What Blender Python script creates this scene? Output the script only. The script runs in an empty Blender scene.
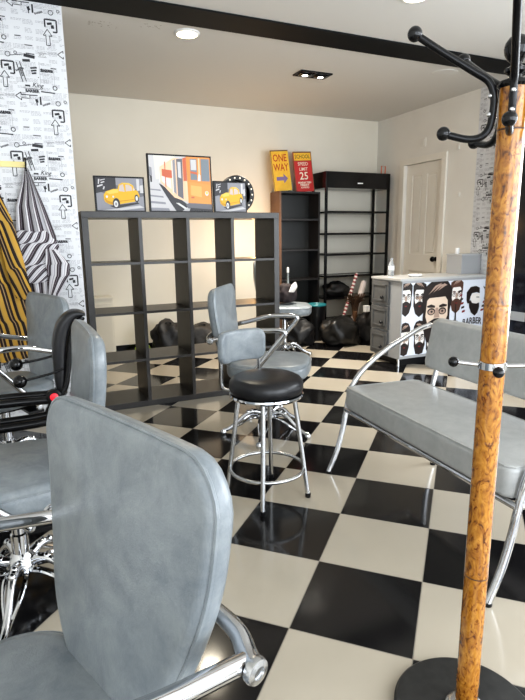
import bpy, bmesh, math, random
from mathutils import Vector, Matrix
random.seed(7)
PI = math.pi
C = bpy.context.scene.collection
T = 0.4                      # floor tile, metres
H = 2.76                     # ceiling
WX, WY = 4.55, 6.2           # right wall, back wall
LX, FY = -1.5, -1.9          # left wall, front (assumed window) wall

# ------------------------------------------------------------------ materials
MATS = {}
def mat(name, col, rough=0.5, metal=0.0, spec=None, coat=0.0, emit=None, es=0.0, noise=None, bump=0.0, nscale=40.0, trans=0.0, ior=None):
    if name in MATS: return MATS[name]
    m = bpy.data.materials.new(name); m.use_nodes = True
    nt = m.node_tree; b = nt.nodes['Principled BSDF']
    b.inputs['Base Color'].default_value = (*col, 1)
    b.inputs['Roughness'].default_value = rough
    b.inputs['Metallic'].default_value = metal
    if spec is not None: b.inputs['Specular IOR Level'].default_value = spec
    if coat: b.inputs['Coat Weight'].default_value = coat; b.inputs['Coat Roughness'].default_value = 0.08
    if emit: b.inputs['Emission Color'].default_value = (*emit, 1); b.inputs['Emission Strength'].default_value = es
    if trans: b.inputs['Transmission Weight'].default_value = trans
    if ior: b.inputs['IOR'].default_value = ior
    if noise or bump:
        tc = nt.nodes.new('ShaderNodeTexCoord'); n = nt.nodes.new('ShaderNodeTexNoise')
        n.inputs['Scale'].default_value = nscale; n.inputs['Detail'].default_value = 6
        nt.links.new(tc.outputs['Object'], n.inputs['Vector'])
        if noise:
            r = nt.nodes.new('ShaderNodeValToRGB')
            r.color_ramp.elements[0].position = 0.3; r.color_ramp.elements[1].position = 0.72
            r.color_ramp.elements[0].color = (*noise, 1); r.color_ramp.elements[1].color = (*col, 1)
            nt.links.new(n.outputs['Fac'], r.inputs['Fac']); nt.links.new(r.outputs['Color'], b.inputs['Base Color'])
        if bump:
            bp = nt.nodes.new('ShaderNodeBump'); bp.inputs['Strength'].default_value = bump; bp.inputs['Distance'].default_value = 0.01
            nt.links.new(n.outputs['Fac'], bp.inputs['Height']); nt.links.new(bp.outputs['Normal'], b.inputs['Normal'])
    MATS[name] = m
    return m

def math_node(nt, op, a, b=None):
    n = nt.nodes.new('ShaderNodeMath'); n.operation = op
    for i, v in enumerate((a, b)):
        if v is None: continue
        if isinstance(v, (int, float)): n.inputs[i].default_value = v
        else: nt.links.new(v, n.inputs[i])
    return n.outputs[0]

def floor_material():
    m = bpy.data.materials.new('checker_floor_tiles'); m.use_nodes = True; nt = m.node_tree
    b = nt.nodes['Principled BSDF']
    g = nt.nodes.new('ShaderNodeNewGeometry'); s = nt.nodes.new('ShaderNodeSeparateXYZ')
    nt.links.new(g.outputs['Position'], s.inputs[0]); X, Y = s.outputs[0], s.outputs[1]
    k = 1 / (math.sqrt(2) * T)
    u = math_node(nt, 'ADD', math_node(nt, 'MULTIPLY', math_node(nt, 'SUBTRACT', X, Y), k), 1.17899 + 40)
    v = math_node(nt, 'ADD', math_node(nt, 'MULTIPLY', math_node(nt, 'ADD', X, Y), k), -3.69404 + 40)
    fu, fv = math_node(nt, 'FLOOR', u), math_node(nt, 'FLOOR', v)
    par = math_node(nt, 'MODULO', math_node(nt, 'ADD', fu, fv), 2.0)
    def edge(w):
        f = math_node(nt, 'FRACT', w); return math_node(nt, 'MINIMUM', f, math_node(nt, 'SUBTRACT', 1.0, f))
    e = math_node(nt, 'MINIMUM', edge(u), edge(v))
    grout = math_node(nt, 'LESS_THAN', e, 0.0045)
    cmb = nt.nodes.new('ShaderNodeCombineXYZ'); nt.links.new(fu, cmb.inputs[0]); nt.links.new(fv, cmb.inputs[1])
    wn = nt.nodes.new('ShaderNodeTexWhiteNoise'); nt.links.new(cmb.outputs[0], wn.inputs['Vector'])
    no = nt.nodes.new('ShaderNodeTexNoise'); no.inputs['Scale'].default_value = 5; no.inputs['Detail'].default_value = 8
    nt.links.new(g.outputs['Position'], no.inputs['Vector'])
    var = math_node(nt, 'ADD', math_node(nt, 'MULTIPLY', wn.outputs['Value'], 0.10), math_node(nt, 'MULTIPLY', no.outputs['Fac'], 0.22))
    def mix(f, a, c):
        n = nt.nodes.new('ShaderNodeMix'); n.data_type = 'RGBA'
        if isinstance(f, (int, float)): n.inputs[0].default_value = f
        else: nt.links.new(f, n.inputs[0])
        for idx, vv in ((6, a), (7, c)):
            if isinstance(vv, tuple): n.inputs[idx].default_value = (*vv, 1)
            else: nt.links.new(vv, n.inputs[idx])
        return n.outputs[2]
    beige = mix(var, (0.47, 0.425, 0.35), (0.34, 0.295, 0.225))
    black = mix(var, (0.008, 0.008, 0.009), (0.022, 0.020, 0.019))
    col = mix(par, black, beige)
    col = mix(grout, col, (0.20, 0.18, 0.15))
    nt.links.new(col, b.inputs['Base Color'])
    rg = math_node(nt, 'ADD', math_node(nt, 'MULTIPLY', no.outputs['Fac'], 0.10), 0.06)
    rg = math_node(nt, 'ADD', rg, math_node(nt, 'MULTIPLY', grout, 0.4))
    nt.links.new(rg, b.inputs['Roughness']); b.inputs['Specular IOR Level'].default_value = 0.55
    return m

def stripe_material(name, cols, n):
    m = bpy.data.materials.new(name); m.use_nodes = True; nt = m.node_tree; b = nt.nodes['Principled BSDF']
    uv = nt.nodes.new('ShaderNodeUVMap'); uv.uv_map = 'UVMap'
    s = nt.nodes.new('ShaderNodeSeparateXYZ'); nt.links.new(uv.outputs[0], s.inputs[0])
    f = math_node(nt, 'FRACT', math_node(nt, 'MULTIPLY', s.outputs[0], n))
    r = nt.nodes.new('ShaderNodeValToRGB'); r.color_ramp.interpolation = 'CONSTANT'
    els = r.color_ramp.elements
    while len(els) < len(cols): els.new(0.5)
    for e, (p, c) in zip(els, cols): e.position = p; e.color = (*c, 1)
    nt.links.new(f, r.inputs['Fac']); nt.links.new(r.outputs['Color'], b.inputs['Base Color'])
    b.inputs['Roughness'].default_value = 0.75; b.inputs['Specular IOR Level'].default_value = 0.2
    return m

def leather(name, c1, c2, rough):
    m = bpy.data.materials.new(name); m.use_nodes = True; nt = m.node_tree; b = nt.nodes['Principled BSDF']
    tc = nt.nodes.new('ShaderNodeTexCoord')
    n = nt.nodes.new('ShaderNodeTexNoise'); n.inputs['Scale'].default_value = 14; n.inputs['Detail'].default_value = 9; n.inputs['Roughness'].default_value = 0.7
    n.inputs['Distortion'].default_value = 0.35
    nt.links.new(tc.outputs['Object'], n.inputs['Vector'])
    r = nt.nodes.new('ShaderNodeValToRGB'); r.color_ramp.elements[0].position = 0.32; r.color_ramp.elements[1].position = 0.7
    r.color_ramp.elements[0].color = (*c1, 1); r.color_ramp.elements[1].color = (*c2, 1)
    nt.links.new(n.outputs['Fac'], r.inputs['Fac']); nt.links.new(r.outputs['Color'], b.inputs['Base Color'])
    n2 = nt.nodes.new('ShaderNodeTexNoise'); n2.inputs['Scale'].default_value = 260; n2.inputs['Detail'].default_value = 3
    nt.links.new(tc.outputs['Object'], n2.inputs['Vector'])
    bp = nt.nodes.new('ShaderNodeBump'); bp.inputs['Strength'].default_value = 0.12; bp.inputs['Distance'].default_value = 0.004
    nt.links.new(n2.outputs['Fac'], bp.inputs['Height']); nt.links.new(bp.outputs['Normal'], b.inputs['Normal'])
    b.inputs['Roughness'].default_value = rough; b.inputs['Specular IOR Level'].default_value = 0.5
    return m

def bamboo_material():
    m = bpy.data.materials.new('varnished_bamboo'); m.use_nodes = True; nt = m.node_tree; b = nt.nodes['Principled BSDF']
    tc = nt.nodes.new('ShaderNodeTexCoord')
    mp = nt.nodes.new('ShaderNodeMapping'); mp.inputs['Scale'].default_value = (1, 1, 0.55); nt.links.new(tc.outputs['Object'], mp.inputs['Vector'])
    n = nt.nodes.new('ShaderNodeTexNoise'); n.inputs['Scale'].default_value = 38; n.inputs['Detail'].default_value = 6; n.inputs['Distortion'].default_value = 2.4
    nt.links.new(mp.outputs[0], n.inputs['Vector'])
    r = nt.nodes.new('ShaderNodeValToRGB'); e = r.color_ramp.elements
    e[0].position = 0.30; e[0].color = (0.11, 0.038, 0.007, 1); e[1].position = 0.68; e[1].color = (0.54, 0.25, 0.038, 1)
    x = e.new(0.43); x.color = (0.33, 0.125, 0.015, 1); x = e.new(0.53); x.color = (0.43, 0.185, 0.024, 1)
    nt.links.new(n.outputs['Fac'], r.inputs['Fac'])
    # small dark burn freckles
    w = nt.nodes.new('ShaderNodeTexNoise'); w.inputs['Scale'].default_value = 95; w.inputs['Detail'].default_value = 3
    w.inputs['Distortion'].default_value = 1.5; nt.links.new(mp.outputs[0], w.inputs['Vector'])
    r2 = nt.nodes.new('ShaderNodeValToRGB'); r2.color_ramp.elements[0].position = 0.33; r2.color_ramp.elements[0].color = (0.42, 0.26, 0.18, 1)
    r2.color_ramp.elements[1].position = 0.42; r2.color_ramp.elements[1].color = (1, 1, 1, 1)
    nt.links.new(w.outputs['Fac'], r2.inputs['Fac'])
    mx = nt.nodes.new('ShaderNodeMix'); mx.data_type = 'RGBA'; mx.blend_type = 'MULTIPLY'; mx.inputs[0].default_value = 1
    nt.links.new(r.outputs['Color'], mx.inputs[6]); nt.links.new(r2.outputs['Color'], mx.inputs[7])
    nt.links.new(mx.outputs[2], b.inputs['Base Color'])
    b.inputs['Roughness'].default_value = 0.22; b.inputs['Coat Weight'].default_value = 0.6; b.inputs['Coat Roughness'].default_value = 0.08
    return m

VINYL = leather('grey_vinyl', (0.165, 0.188, 0.208), (0.275, 0.30, 0.312), 0.29)
VINYL2 = leather('bench_vinyl', (0.37, 0.382, 0.38), (0.47, 0.478, 0.472), 0.32)
CHROME = mat('chrome', (0.62, 0.63, 0.65), 0.07, 1.0)
STEEL = mat('brushed_steel', (0.55, 0.56, 0.57), 0.25, 1.0)
BLKVINYL = mat('black_vinyl', (0.012, 0.012, 0.014), 0.30, bump=0.1, nscale=150)
BLKMETAL = mat('black_metal', (0.006, 0.006, 0.007), 0.20, spec=.35)
BLKPLASTIC = mat('black_plastic', (0.008, 0.008, 0.009), 0.35, spec=.3)
BLKGLOSS = mat('glossy_black', (0.004, 0.004, 0.005), 0.10, spec=.5)
DARKWOOD = mat('black_brown_wood', (0.030, 0.027, 0.025), 0.34, noise=(0.018, 0.016, 0.015), nscale=12)
BLKBAG = mat('black_bag_fabric', (0.016, 0.016, 0.017), 0.55, noise=(0.007, 0.007, 0.008), nscale=18, bump=0.5)
WHITEPAINT = mat('white_paint', (0.80, 0.78, 0.73), 0.6, noise=(0.76, 0.74, 0.69), nscale=3)
CEILP = mat('ceiling_paint', (0.66, 0.645, 0.61), 0.7)
CREAM = mat('cream_wall_paint', (0.78, 0.74, 0.645), 0.7, noise=(0.745, 0.705, 0.61), nscale=2)
PAPER = mat('wallpaper_white', (0.70, 0.71, 0.73), 0.6)
INK = mat('wallpaper_ink', (0.03, 0.03, 0.035), 0.6)
INKPALE = mat('wallpaper_pale_ink', (0.36, 0.36, 0.39), 0.6)
INKMID = mat('wallpaper_mid_ink', (0.11, 0.11, 0.12), 0.6)
INKGREY = mat('wallpaper_grey_ink', (0.42, 0.42, 0.44), 0.6)
BAMBOO = bamboo_material()
WHITEPL = mat('white_plastic', (0.85, 0.85, 0.84), 0.4)
GREYDESK = mat('grey_laminate', (0.36, 0.37, 0.385), 0.35)
DARKGREY = mat('dark_grey_laminate', (0.125, 0.128, 0.13), 0.4, noise=(0.105, 0.108, 0.11), nscale=20)

# ------------------------------------------------------------------ mesh helpers
def obj(name, bm, m=None, parent=None, smooth=True, auto=40, kind=None):
    bm.normal_update()
    if smooth:
        for f in bm.faces: f.smooth = True
        for e in bm.edges:
            if len(e.link_faces) == 2 and e.calc_face_angle(0) > math.radians(auto): e.smooth = False
    me = bpy.data.meshes.new(name); bm.to_mesh(me); bm.free()
    ms = m if isinstance(m, (list, tuple)) else ([m] if m else [])
    for x in ms: me.materials.append(x)
    o = bpy.data.objects.new(name, me); C.objects.link(o)
    if parent: o.parent = parent
    if kind: o['kind'] = kind
    return o

def box(bm, x0, x1, y0, y1, z0, z1, bev=0.0, mi=0, M=None):
    vs = [bm.verts.new((x, y, z)) for z in (z0, z1) for y in (y0, y1) for x in (x0, x1)]
    fs = [bm.faces.new([vs[i] for i in q]) for q in ((0, 2, 3, 1), (4, 5, 7, 6), (0, 1, 5, 4), (2, 6, 7, 3), (0, 4, 6, 2), (1, 3, 7, 5))]
    for f in fs: f.material_index = mi
    if bev:
        es = list({e for f in fs for e in f.edges})
        r = bmesh.ops.bevel(bm, geom=es, offset=bev, segments=2, affect='EDGES', profile=0.7)
        for f in r['faces']: f.material_index = mi
        allv = {v for f in r['faces'] for v in f.verts} | {v for f in fs if f.is_valid for v in f.verts}
        vs = list(allv)
    if M is not None:
        for v in vs:
            if v.is_valid: v.co = M @ v.co
    return vs

def catmull(pts, n=8):
    P = [Vector(p) for p in pts]
    if len(P) < 3: return P
    out = []
    for i in range(len(P) - 1):
        p0 = P[i - 1] if i else P[0] * 2 - P[1]; p1, p2 = P[i], P[i + 1]
        p3 = P[i + 2] if i + 2 < len(P) else P[-1] * 2 - P[-2]
        for k in range(n):
            t = k / n
            out.append(0.5 * ((2 * p1) + (p2 - p0) * t + (2 * p0 - 5 * p1 + 4 * p2 - p3) * t * t + (3 * p1 - p0 - 3 * p2 + p3) * t ** 3))
    out.append(P[-1]); return out

def tube(bm, pts, r, seg=12, smooth=8, closed=False, mi=0, sq=1.0, up=None):
    """sweep a circle (or flattened circle) along pts; r may be list of radii per input point"""
    n_in = len(pts)
    P = catmull(pts, smooth) if (smooth and n_in > 2) else [Vector(p) for p in pts]
    if isinstance(r, (int, float)): R = [r] * len(P)
    else:
        R = []
        for i in range(len(P)):
            f = i / (len(P) - 1) * (n_in - 1); a = min(int(f), n_in - 2); R.append(r[a] + (r[a + 1] - r[a]) * (f - a))
    rings = []; N = len(P); prev = None
    for i in range(N):
        if closed: t = (P[(i + 1) % N] - P[i - 1]).normalized()
        else: t = ((P[i + 1] if i < N - 1 else P[i]) - (P[i - 1] if i else P[i])).normalized()
        if prev is None:
            a = Vector(up) if up else (Vector((0, 0, 1)) if abs(t.z) < 0.9 else Vector((1, 0, 0)))
            nn = (a - t * a.dot(t)).normalized()
        else: nn = (prev - t * prev.dot(t)).normalized()
        prev = nn; bb = t.cross(nn)
        rings.append([bm.verts.new(P[i] + nn * (math.cos(2 * PI * k / seg) * R[i] * sq) + bb * (math.sin(2 * PI * k / seg) * R[i])) for k in range(seg)])
    M = N if closed else N - 1
    for i in range(M):
        a, b = rings[i], rings[(i + 1) % N]
        for k in range(seg):
            f = bm.faces.new((a[k], a[(k + 1) % seg], b[(k + 1) % seg], b[k])); f.material_index = mi
    if not closed:
        bm.faces.new(rings[0][::-1]).material_index = mi; bm.faces.new(rings[-1]).material_index = mi
    return rings

def lathe(bm, prof, seg=32, M=None, mi=0):
    """prof: [(r,z)...] bottom to top"""
    rings = []
    for r, z in prof:
        if r < 1e-6: rings.append([bm.verts.new((0, 0, z))])
        else: rings.append([bm.verts.new((r * math.cos(2 * PI * k / seg), r * math.sin(2 * PI * k / seg), z)) for k in range(seg)])
    for a, b in zip(rings[:-1], rings[1:]):
        for k in range(seg):
            k2 = (k + 1) % seg
            if len(a) == 1 and len(b) == 1: continue
            if len(a) == 1: f = bm.faces.new((a[0], b[k2], b[k]))
            elif len(b) == 1: f = bm.faces.new((a[k], a[k2], b[0]))
            else: f = bm.faces.new((a[k], a[k2], b[k2], b[k]))
            f.material_index = mi
    if len(rings[0]) > 1: bm.faces.new(rings[0][::-1]).material_index = mi
    if len(rings[-1]) > 1: bm.faces.new(rings[-1]).material_index = mi
    if M is not None:
        for ring in rings:
            for v in ring: v.co = M @ v.co

def ball(bm, c, r, mi=0, seg=20, sz=1.0):
    prof = [(r * math.sin(PI * i / 12), -r * sz * math.cos(PI * i / 12)) for i in range(13)]
    lathe(bm, prof, seg, Matrix.Translation(Vector(c)), mi)

def offset_loop(pts, d):
    n = len(pts); out = []
    for i in range(n):
        a, b = Vector(pts[i - 1]), Vector(pts[(i + 1) % n]); t = (b - a).normalized(); nm = Vector((-t.y, t.x))
        out.append(Vector(pts[i]) + nm * d)
    return out

def superel(a, b, n=4.0, N=64, cx=0, cy=0):
    o = []
    for i in range(N):
        t = 2 * PI * i / N; c, s = math.cos(t), math.sin(t)
        o.append((cx + a * math.copysign(abs(c) ** (2 / n), c), cy + b * math.copysign(abs(s) ** (2 / n), s)))
    return o

def rounded_poly(pts, rad, seg=8):
    """CCW polygon with rounded corners; rad a number or list"""
    out = []; n = len(pts)
    for i in range(n):
        p0, p1, p2 = Vector(pts[i - 1]), Vector(pts[i]), Vector(pts[(i + 1) % n])
        r = rad[i] if isinstance(rad, (list, tuple)) else rad
        a, b = (p0 - p1).normalized(), (p2 - p1).normalized()
        A, B = p1 + a * r, p1 + b * r
        for k in range(seg + 1):
            t = k / seg; out.append((A * (1 - t) ** 2 + p1 * 2 * t * (1 - t) + B * t ** 2))
    # resample evenly
    L = [0]
    for i in range(len(out)): L.append(L[-1] + (out[(i + 1) % len(out)] - out[i]).length)
    N = 72; res = []; j = 0
    for k in range(N):
        d = L[-1] * k / N
        while L[j + 1] < d: j += 1
        f = (d - L[j]) / max(1e-9, L[j + 1] - L[j]); res.append(out[j].lerp(out[(j + 1) % len(out)], f))
    return res

def slab(bm, outline, t, r, bulge, fn, mi=0, back_bulge=0.0):
    """cushion: CCW outline (u,v), thickness t along w, rounded edge radius r; fn(u,v,w)->xyz"""
    n = len(outline); c = Vector((sum(p[0] for p in outline) / n, sum(p[1] for p in outline) / n))
    rings = []
    def centre_rings(base, w0, b, order):
        rr = []
        for k in order:
            s = k / 6
            rr.append([(base[i] * (1 - s) + c * s, w0 + b * math.sin(PI / 2 * s) ** 0.8) for i in range(n)])
        return rr
    inner = offset_loop(outline, r)
    seq = []
    for k in (5, 4, 3, 2, 1): seq.append([(inner[i] * (1 - k / 6) + c * (k / 6), -t / 2 - back_bulge * math.sin(PI / 2 * k / 6)) for i in range(n)])
    for k in range(0, 7):
        a = PI / 2 * k / 6; lp = offset_loop(outline, r * (1 - math.sin(a))); seq.append([(lp[i], -t / 2 + r * (1 - math.cos(a))) for i in range(n)])
    for k in range(0, 7):
        a = PI / 2 * k / 6; lp = offset_loop(outline, r * (1 - math.cos(a))); seq.append([(lp[i], t / 2 - r * (1 - math.sin(a))) for i in range(n)])
    for k in (1, 2, 3, 4, 5): seq.append([(inner[i] * (1 - k / 6) + c * (k / 6), t / 2 + bulge * math.sin(PI / 2 * k / 6)) for i in range(n)])
    for lp in seq: rings.append([bm.verts.new(fn(p.x, p.y, w)) for p, w in lp])
    for a, b in zip(rings[:-1], rings[1:]):
        for i in range(n):
            j = (i + 1) % n; bm.faces.new((a[i], a[j], b[j], b[i])).material_index = mi
    v0 = bm.verts.new(fn(c.x, c.y, -t / 2 - back_bulge)); v1 = bm.verts.new(fn(c.x, c.y, t / 2 + bulge))
    for i in range(n):
        j = (i + 1) % n
        bm.faces.new((v0, rings[0][j], rings[0][i])).material_index = mi; bm.faces.new((rings[-1][i], rings[-1][j], v1)).material_index = mi

def poly(bm, pts, mi=0):
    try:
        f = bm.faces.new([bm.verts.new(p) for p in pts]); f.material_index = mi; return f
    except ValueError: return None

_txt = {}
def text_verts(s, size, bold=0.0, align='CENTER', shear=0.0):
    key = (s, size, bold, align, shear)
    if key in _txt: return _txt[key]
    cu = bpy.data.curves.new('lettering', 'FONT'); cu.body = s; cu.size = size; cu.align_x = align; cu.align_y = 'CENTER'
    cu.resolution_u = 2; cu.offset = bold; cu.shear = shear; cu.fill_mode = 'FRONT'
    o = bpy.data.objects.new('lettering', cu); C.objects.link(o)
    dg = bpy.context.evaluated_depsgraph_get(); dg.update()
    me = bpy.data.meshes.new_from_object(o.evaluated_get(dg))
    V = [v.co.copy() for v in me.vertices]; F = [tuple(p.vertices) for p in me.polygons]
    bpy.data.objects.remove(o); bpy.data.curves.remove(cu); bpy.data.meshes.remove(me)
    _txt[key] = (V, F); return V, F

def put_text(bm, s, size, fn, mi=0, bold=0.0, align='CENTER', xs=1.0, rot=0.0, at=(0, 0), clip=None, shear=0.0):
    """fn(u,v) -> xyz"""
    V, F = text_verts(s, size, bold, align, shear); c, q = math.cos(rot), math.sin(rot)
    P = [(at[0] + v.x * xs * c - v.y * q, at[1] + v.x * xs * q + v.y * c) for v in V]
    if clip and any(not clip(*p) for p in P): return
    vs = [bm.verts.new(fn(*p)) for p in P]
    for f in F:
        try: bm.faces.new([vs[i] for i in f]).material_index = mi
        except ValueError: pass

def thing(name, label, cat, loc=(0, 0, 0), rz=0.0, group=None):
    o = bpy.data.objects.new(name, None); C.objects.link(o); o.empty_display_size = 0.1
    o.location = loc; o.rotation_euler = (0, 0, rz); o['label'] = label; o['category'] = cat
    if group: o['group'] = group
    return o
def tag(o, label, cat, group=None, kind=None):
    o['label'] = label; o['category'] = cat
    if group: o['group'] = group
    if kind: o['kind'] = kind
    return o
def struct(name, bm, m, parent=None, smooth=False):
    o = obj(name, bm, m, parent, smooth)
    if not parent: o['kind'] = 'structure'
    return o
def copy_tree(o, parent=None):
    c = o.copy(); C.objects.link(c)
    if parent: c.parent = parent
    for ch in list(o.children): copy_tree(ch, c)
    return c
def B(): return bmesh.new()

# ------------------------------------------------------------------ room shell
bm = B(); box(bm, LX - .1, WX + .1, FY - .1, WY + .1, -0.06, 0); struct('floor', bm, floor_material())
bm = B(); box(bm, LX - .1, WX + .1, FY - .1, WY + .1, H, H + .1); struct('ceiling', bm, CEILP)
bm = B(); box(bm, LX - .1, WX + .1, WY, WY + .1, 0, H); struct('wall_back', bm, CREAM)
bm = B(); box(bm, LX - .1, LX, FY, WY, 0, H); struct('wall_left', bm, WHITEPAINT)
NIBX, NIBY = 0.425, 3.99
bm = B(); box(bm, LX, NIBX, NIBY, NIBY + .14, 0, H); wall_nib = struct('wall_partition', bm, PAPER)
# right wall with the door opening
DY0, DY1, DZ = 4.955, 5.61, 2.135
bm = B()
RW0, RW1 = -1.5, 2.1  # span of an unseen, assumed window opening, added to let in side light
box(bm, WX, WX + .1, RW1, DY0, 0, H); box(bm, WX, WX + .1, FY, RW0, 0, H); box(bm, WX, WX + .1, RW0, RW1, 0, .35); box(bm, WX, WX + .1, RW0, RW1, 2.45, H); box(bm, WX, WX + .1, DY1, WY, 0, H); box(bm, WX, WX + .1, DY0, DY1, DZ, H)
struct('wall_right', bm, WHITEPAINT)
# front wall: assumed shop window openings, unseen behind the camera
bm = B()
box(bm, LX, WX, FY - .1, FY, 0, 0.25); box(bm, LX, WX, FY - .1, FY, 2.55, H)
for x in (LX, 1.0, WX - .12): box(bm, x, x + .12, FY - .1, FY, 0.25, 2.55)
struct('wall_front', bm, WHITEPAINT)
bm = B(); rnd = random.Random(12)
for cx_, cy_, n_, sp_ in ((.72, 4.22, 26, .10), (1.02, 4.12, 16, .10)):
    for i in range(n_):
        x, y = cx_ + rnd.uniform(-sp_, sp_), cy_ + rnd.uniform(-.05, .05); a, b_ = rnd.uniform(.003, .012), rnd.uniform(.002, .005)
        poly(bm, [(x - a, y, H - .0006), (x, y + b_, H - .0006), (x + a, y, H - .0006), (x, y - b_, H - .0006)])
obj('paint_flakes', bm, mat('flaked_paint', (.30, .26, .21), .8), bpy.data.objects['ceiling'], smooth=False)
# black beam across the ceiling
bm = B(); box(bm, LX, WX, 3.70, 3.985, H - .012, H); struct('trim_1', bm, mat('black_beam_paint', (0.008, 0.009, 0.010), 0.6, spec=.15))
bm = B(); box(bm, NIBX, WX, WY - .012, WY, 0, 0.075); struct('baseboard_back', bm, BLKGLOSS)
bm = B(); box(bm, WX - .012, WX, 5.73, WY - .012, 0, 0.075); struct('baseboard_right', bm, BLKGLOSS)

# door in the right wall
dr = thing('door_1', 'white panelled door in the right wall behind the reception desk', 'door', (WX, (DY0 + DY1) / 2, 0)); dr['kind'] = 'structure'
DW = DY1 - DY0
WHITED = mat('white_door_paint', (0.80, 0.77, 0.70), 0.4)
bm = B()
y0, y1 = -DW / 2, DW / 2
st = 0.105; xs0, xs1 = 0.03, 0.07
box(bm, xs0, xs1, y0 + .003, y0 + st, 0.005, DZ - .004, .002); box(bm, xs0, xs1, y1 - st, y1 - .003, 0.005, DZ - .004, .002)
for z0, z1 in ((0.005, 0.22), (0.84, 1.05), (DZ - .13, DZ - .004)): box(bm, xs0, xs1, y0 + st, y1 - st, z0, z1, .002)
box(bm, xs0, xs1, -.045, .045, 1.05, DZ - .13, .002)
for (a, b_, c, d) in ((y0 + st, y1 - st, .22, .84), (y0 + st, -.045, 1.05, DZ - .13), (.045, y1 - st, 1.05, DZ - .13)):
    box(bm, xs0 + .014, xs1 - .01, a, b_, c, d)
    box(bm, xs0 + .004, xs1 - .01, a + .025, b_ - .025, c + .025, d - .025, .006)
obj('door_leaf', bm, WHITED, dr, smooth=False)
bm = B()
fw = .085
box(bm, -.022, .0, y0 - .075, y0, 0, DZ + .0, .004); box(bm, -.022, .0, y1, y1 + fw, 0, DZ, .004); box(bm, -.022, 0, y0 - .075, y1 + fw, DZ, DZ + .07, .004)
obj('door_frame', bm, WHITED, dr, smooth=False)
bm = B()
lathe(bm, [(.026, 0), (.026, .008), (.011, .012), (.011, .035), (.030, .045), (.033, .06), (.024, .075), (0, .078)], 24,
      Matrix.Translation((xs0, y0 + .06, 1.0)) @ Matrix.Rotation(-PI / 2, 4, 'Y'))
k = obj('door_knob', bm, BLKGLOSS, dr); k['label'] = 'round black door knob'
bm = B(); box(bm, xs0 - .006, xs0, y0 + .045, y0 + .075, .76, .82, .002); k = obj('keyhole_plate', bm, BLKMETAL, dr)

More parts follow.
